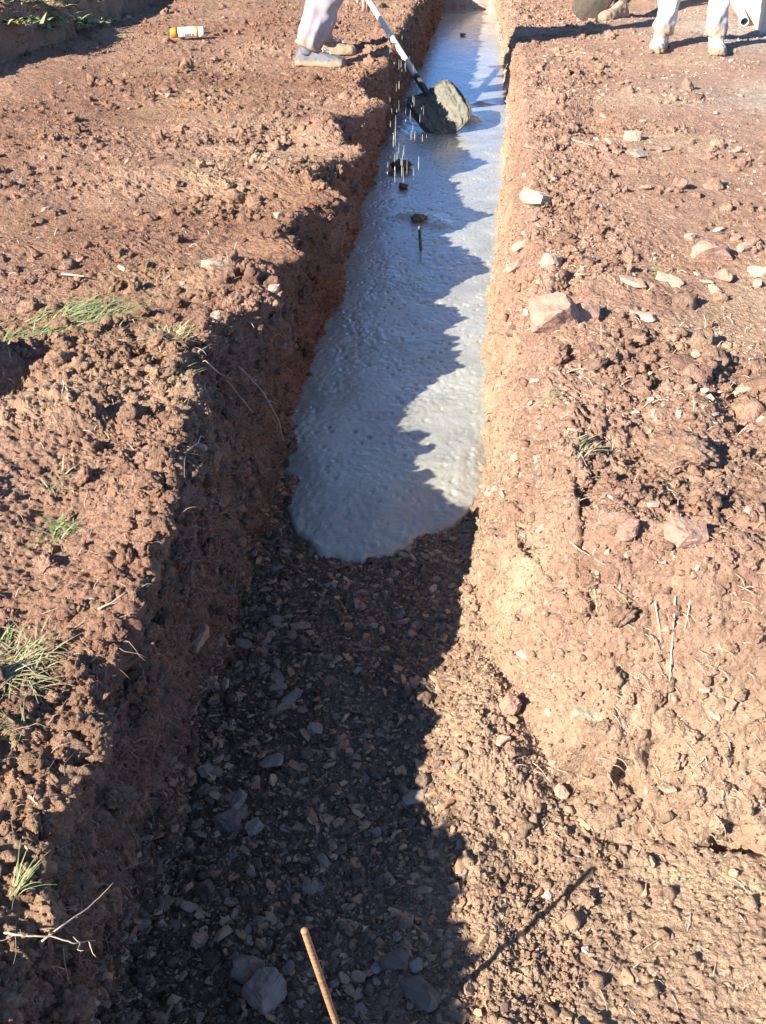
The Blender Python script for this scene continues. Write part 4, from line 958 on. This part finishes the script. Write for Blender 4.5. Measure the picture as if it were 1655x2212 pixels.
# ------------------------------------------------------------------ board, pipe and peg at the upper right
def board():
    a = gp(1643, 74); a = Vector((a.x, a.y, 0)); b = at(1535, -30); d = Vector((b[0]-a.x, b[1]-a.y, 0)).normalized(); s = Vector((d.y, -d.x, 0)); L = 2.2; H = .215; T = .045
    z = ground_z(a.x, a.y)-.01; bm = bmesh.new(); bmesh.ops.create_cube(bm, size=1)
    for q in bm.verts: q.co = d*(q.co.x+.5)*L+s*(q.co.y+.5)*T+Vector((0, 0, (q.co.z+.5)*H))
    bmesh.ops.bevel(bm, geom=bm.edges[:], offset=.004, segments=2, affect='EDGES')
    mt = NT('pale_board'); mp = mt.n('ShaderNodeMapping'); mp.inputs['Rotation'].default_value = (0, 0, -math.atan2(d.y, d.x)); mp.inputs['Scale'].default_value = (1.5, 14, 30); mt.l(mt.tc.outputs['Object'], mp.inputs[0])
    n = mt.noise(3, 5, .6, mp.outputs[0]); mt.set('Base Color', mt.mix(mt.ramp(n, .3, .7), (.50, .42, .30), (.66, .58, .44))); mt.set('Roughness', .7); mt.bump(n, .3, .002)
    tag(finish(bm, 'timber_board', mt.m, None, False, Vector((a.x, a.y, z))), 'pale timber board standing on edge at the top right corner', 'board')
    e = gp(1607, 58); bb = at(1575, -25); d2 = Vector((bb[0]-e.x, bb[1]-e.y, 0)).normalized(); z = ground_z(e.x, e.y)+.03; bm = bmesh.new()
    n = 24; o_, i_ = [], []
    R1, R2 = .030, .025; A = tube_bm(bm, [Vector((0, 0, 0)), d2*2.0], [R1, R1], n, False); Bq = tube_bm(bm, [Vector((0, 0, 0)), d2*2.0], [R2, R2], n, False)
    for e_ in (0, 1):
        for k in range(n): bm.faces.new((A[e_][k], A[e_][(k+1) % n], Bq[e_][(k+1) % n], Bq[e_][k]))
    tag(finish(bm, 'metal_pipe', simple('grey_pipe', (.42, .40, .42), (.55, .53, .54), 20, .5, .2, metal=.2), None, True, Vector((e.x, e.y, z))), 'open ended grey pipe lying beside the timber board', 'pipe')
    e = gp(1583, 6); bm = bmesh.new(); bmesh.ops.create_cube(bm, size=1)
    for q in bm.verts: q.co = Vector((q.co.x*(.026 if q.co.z > 0 else .012), q.co.y*(.026 if q.co.z > 0 else .012), (q.co.z+.5)*.42-.05))
    bmesh.ops.bevel(bm, geom=bm.edges[:], offset=.003, segments=1, affect='EDGES')
    tag(finish(bm, 'wooden_peg', simple('brown_wood', (.30, .17, .10), (.40, .25, .15), 30, .7, .3), None, False, Vector((e.x, e.y, ground_z(e.x, e.y)))), 'brown wooden peg between the pipe and the board', 'peg')
board()

# ------------------------------------------------------------------ light
AZ = math.radians(42); TE = .557
ld = Vector((math.cos(AZ), math.sin(AZ), -TE)).normalized()
sun = bpy.data.lights.new('sun', 'SUN'); sun.energy = 5.0; sun.angle = math.radians(.53); sun.color = (1.0, .91, .80)
so = link('sun', None); bpy.data.objects.remove(so); so = bpy.data.objects.new('sun', sun); COL.objects.link(so)
so.rotation_euler = ld.to_track_quat('-Z', 'Y').to_euler(); so.location = (-6, -5, 6)
w = bpy.data.worlds.new('World'); scn.world = w; w.use_nodes = True; nt = w.node_tree; nt.nodes.clear()
sk = nt.nodes.new('ShaderNodeTexSky'); sk.sky_type = 'NISHITA'; sk.sun_disc = False; sk.sun_elevation = math.atan(TE); sk.sun_rotation = math.atan2(-ld.x, -ld.y)
sk.altitude = 1500; sk.air_density = 1.0; sk.dust_density = .0; sk.ozone_density = 4.0
bg = nt.nodes.new('ShaderNodeBackground'); bg.inputs[1].default_value = .076; ow = nt.nodes.new('ShaderNodeOutputWorld')
hs = nt.nodes.new('ShaderNodeHueSaturation'); hs.inputs['Saturation'].default_value = .95; nt.links.new(sk.outputs[0], hs.inputs['Color']); gt = nt.nodes.new('ShaderNodeTexCoord'); gs = nt.nodes.new('ShaderNodeSeparateXYZ'); nt.links.new(gt.outputs['Generated'], gs.inputs[0])
gm_ = nt.nodes.new('ShaderNodeMapRange'); nt.links.new(gs.outputs[2], gm_.inputs[0])
for k_, v_ in zip((1, 2, 3, 4), (.12, .50, 1, 0)): gm_.inputs[k_].default_value = v_
gx = nt.nodes.new('ShaderNodeMix'); gx.data_type = 'RGBA'; gx.blend_type = 'MULTIPLY'; nt.links.new(gm_.outputs[0], gx.inputs[0]); nt.links.new(hs.outputs[0], gx.inputs[6]); gx.inputs[7].default_value = (.42, .80, 1.28, 1)   # clear winter air: the low sky is deep blue too
nt.links.new(gx.outputs[2], bg.inputs[0]); nt.links.new(bg.outputs[0], ow.inputs[0])
vs_ = scn.view_settings; vs_.view_transform = 'Standard'; vs_.look = 'None'; vs_.gamma = 1; vs_.use_curve_mapping = False; vs_.exposure = 1.6
scn.cycles.max_bounces = 6
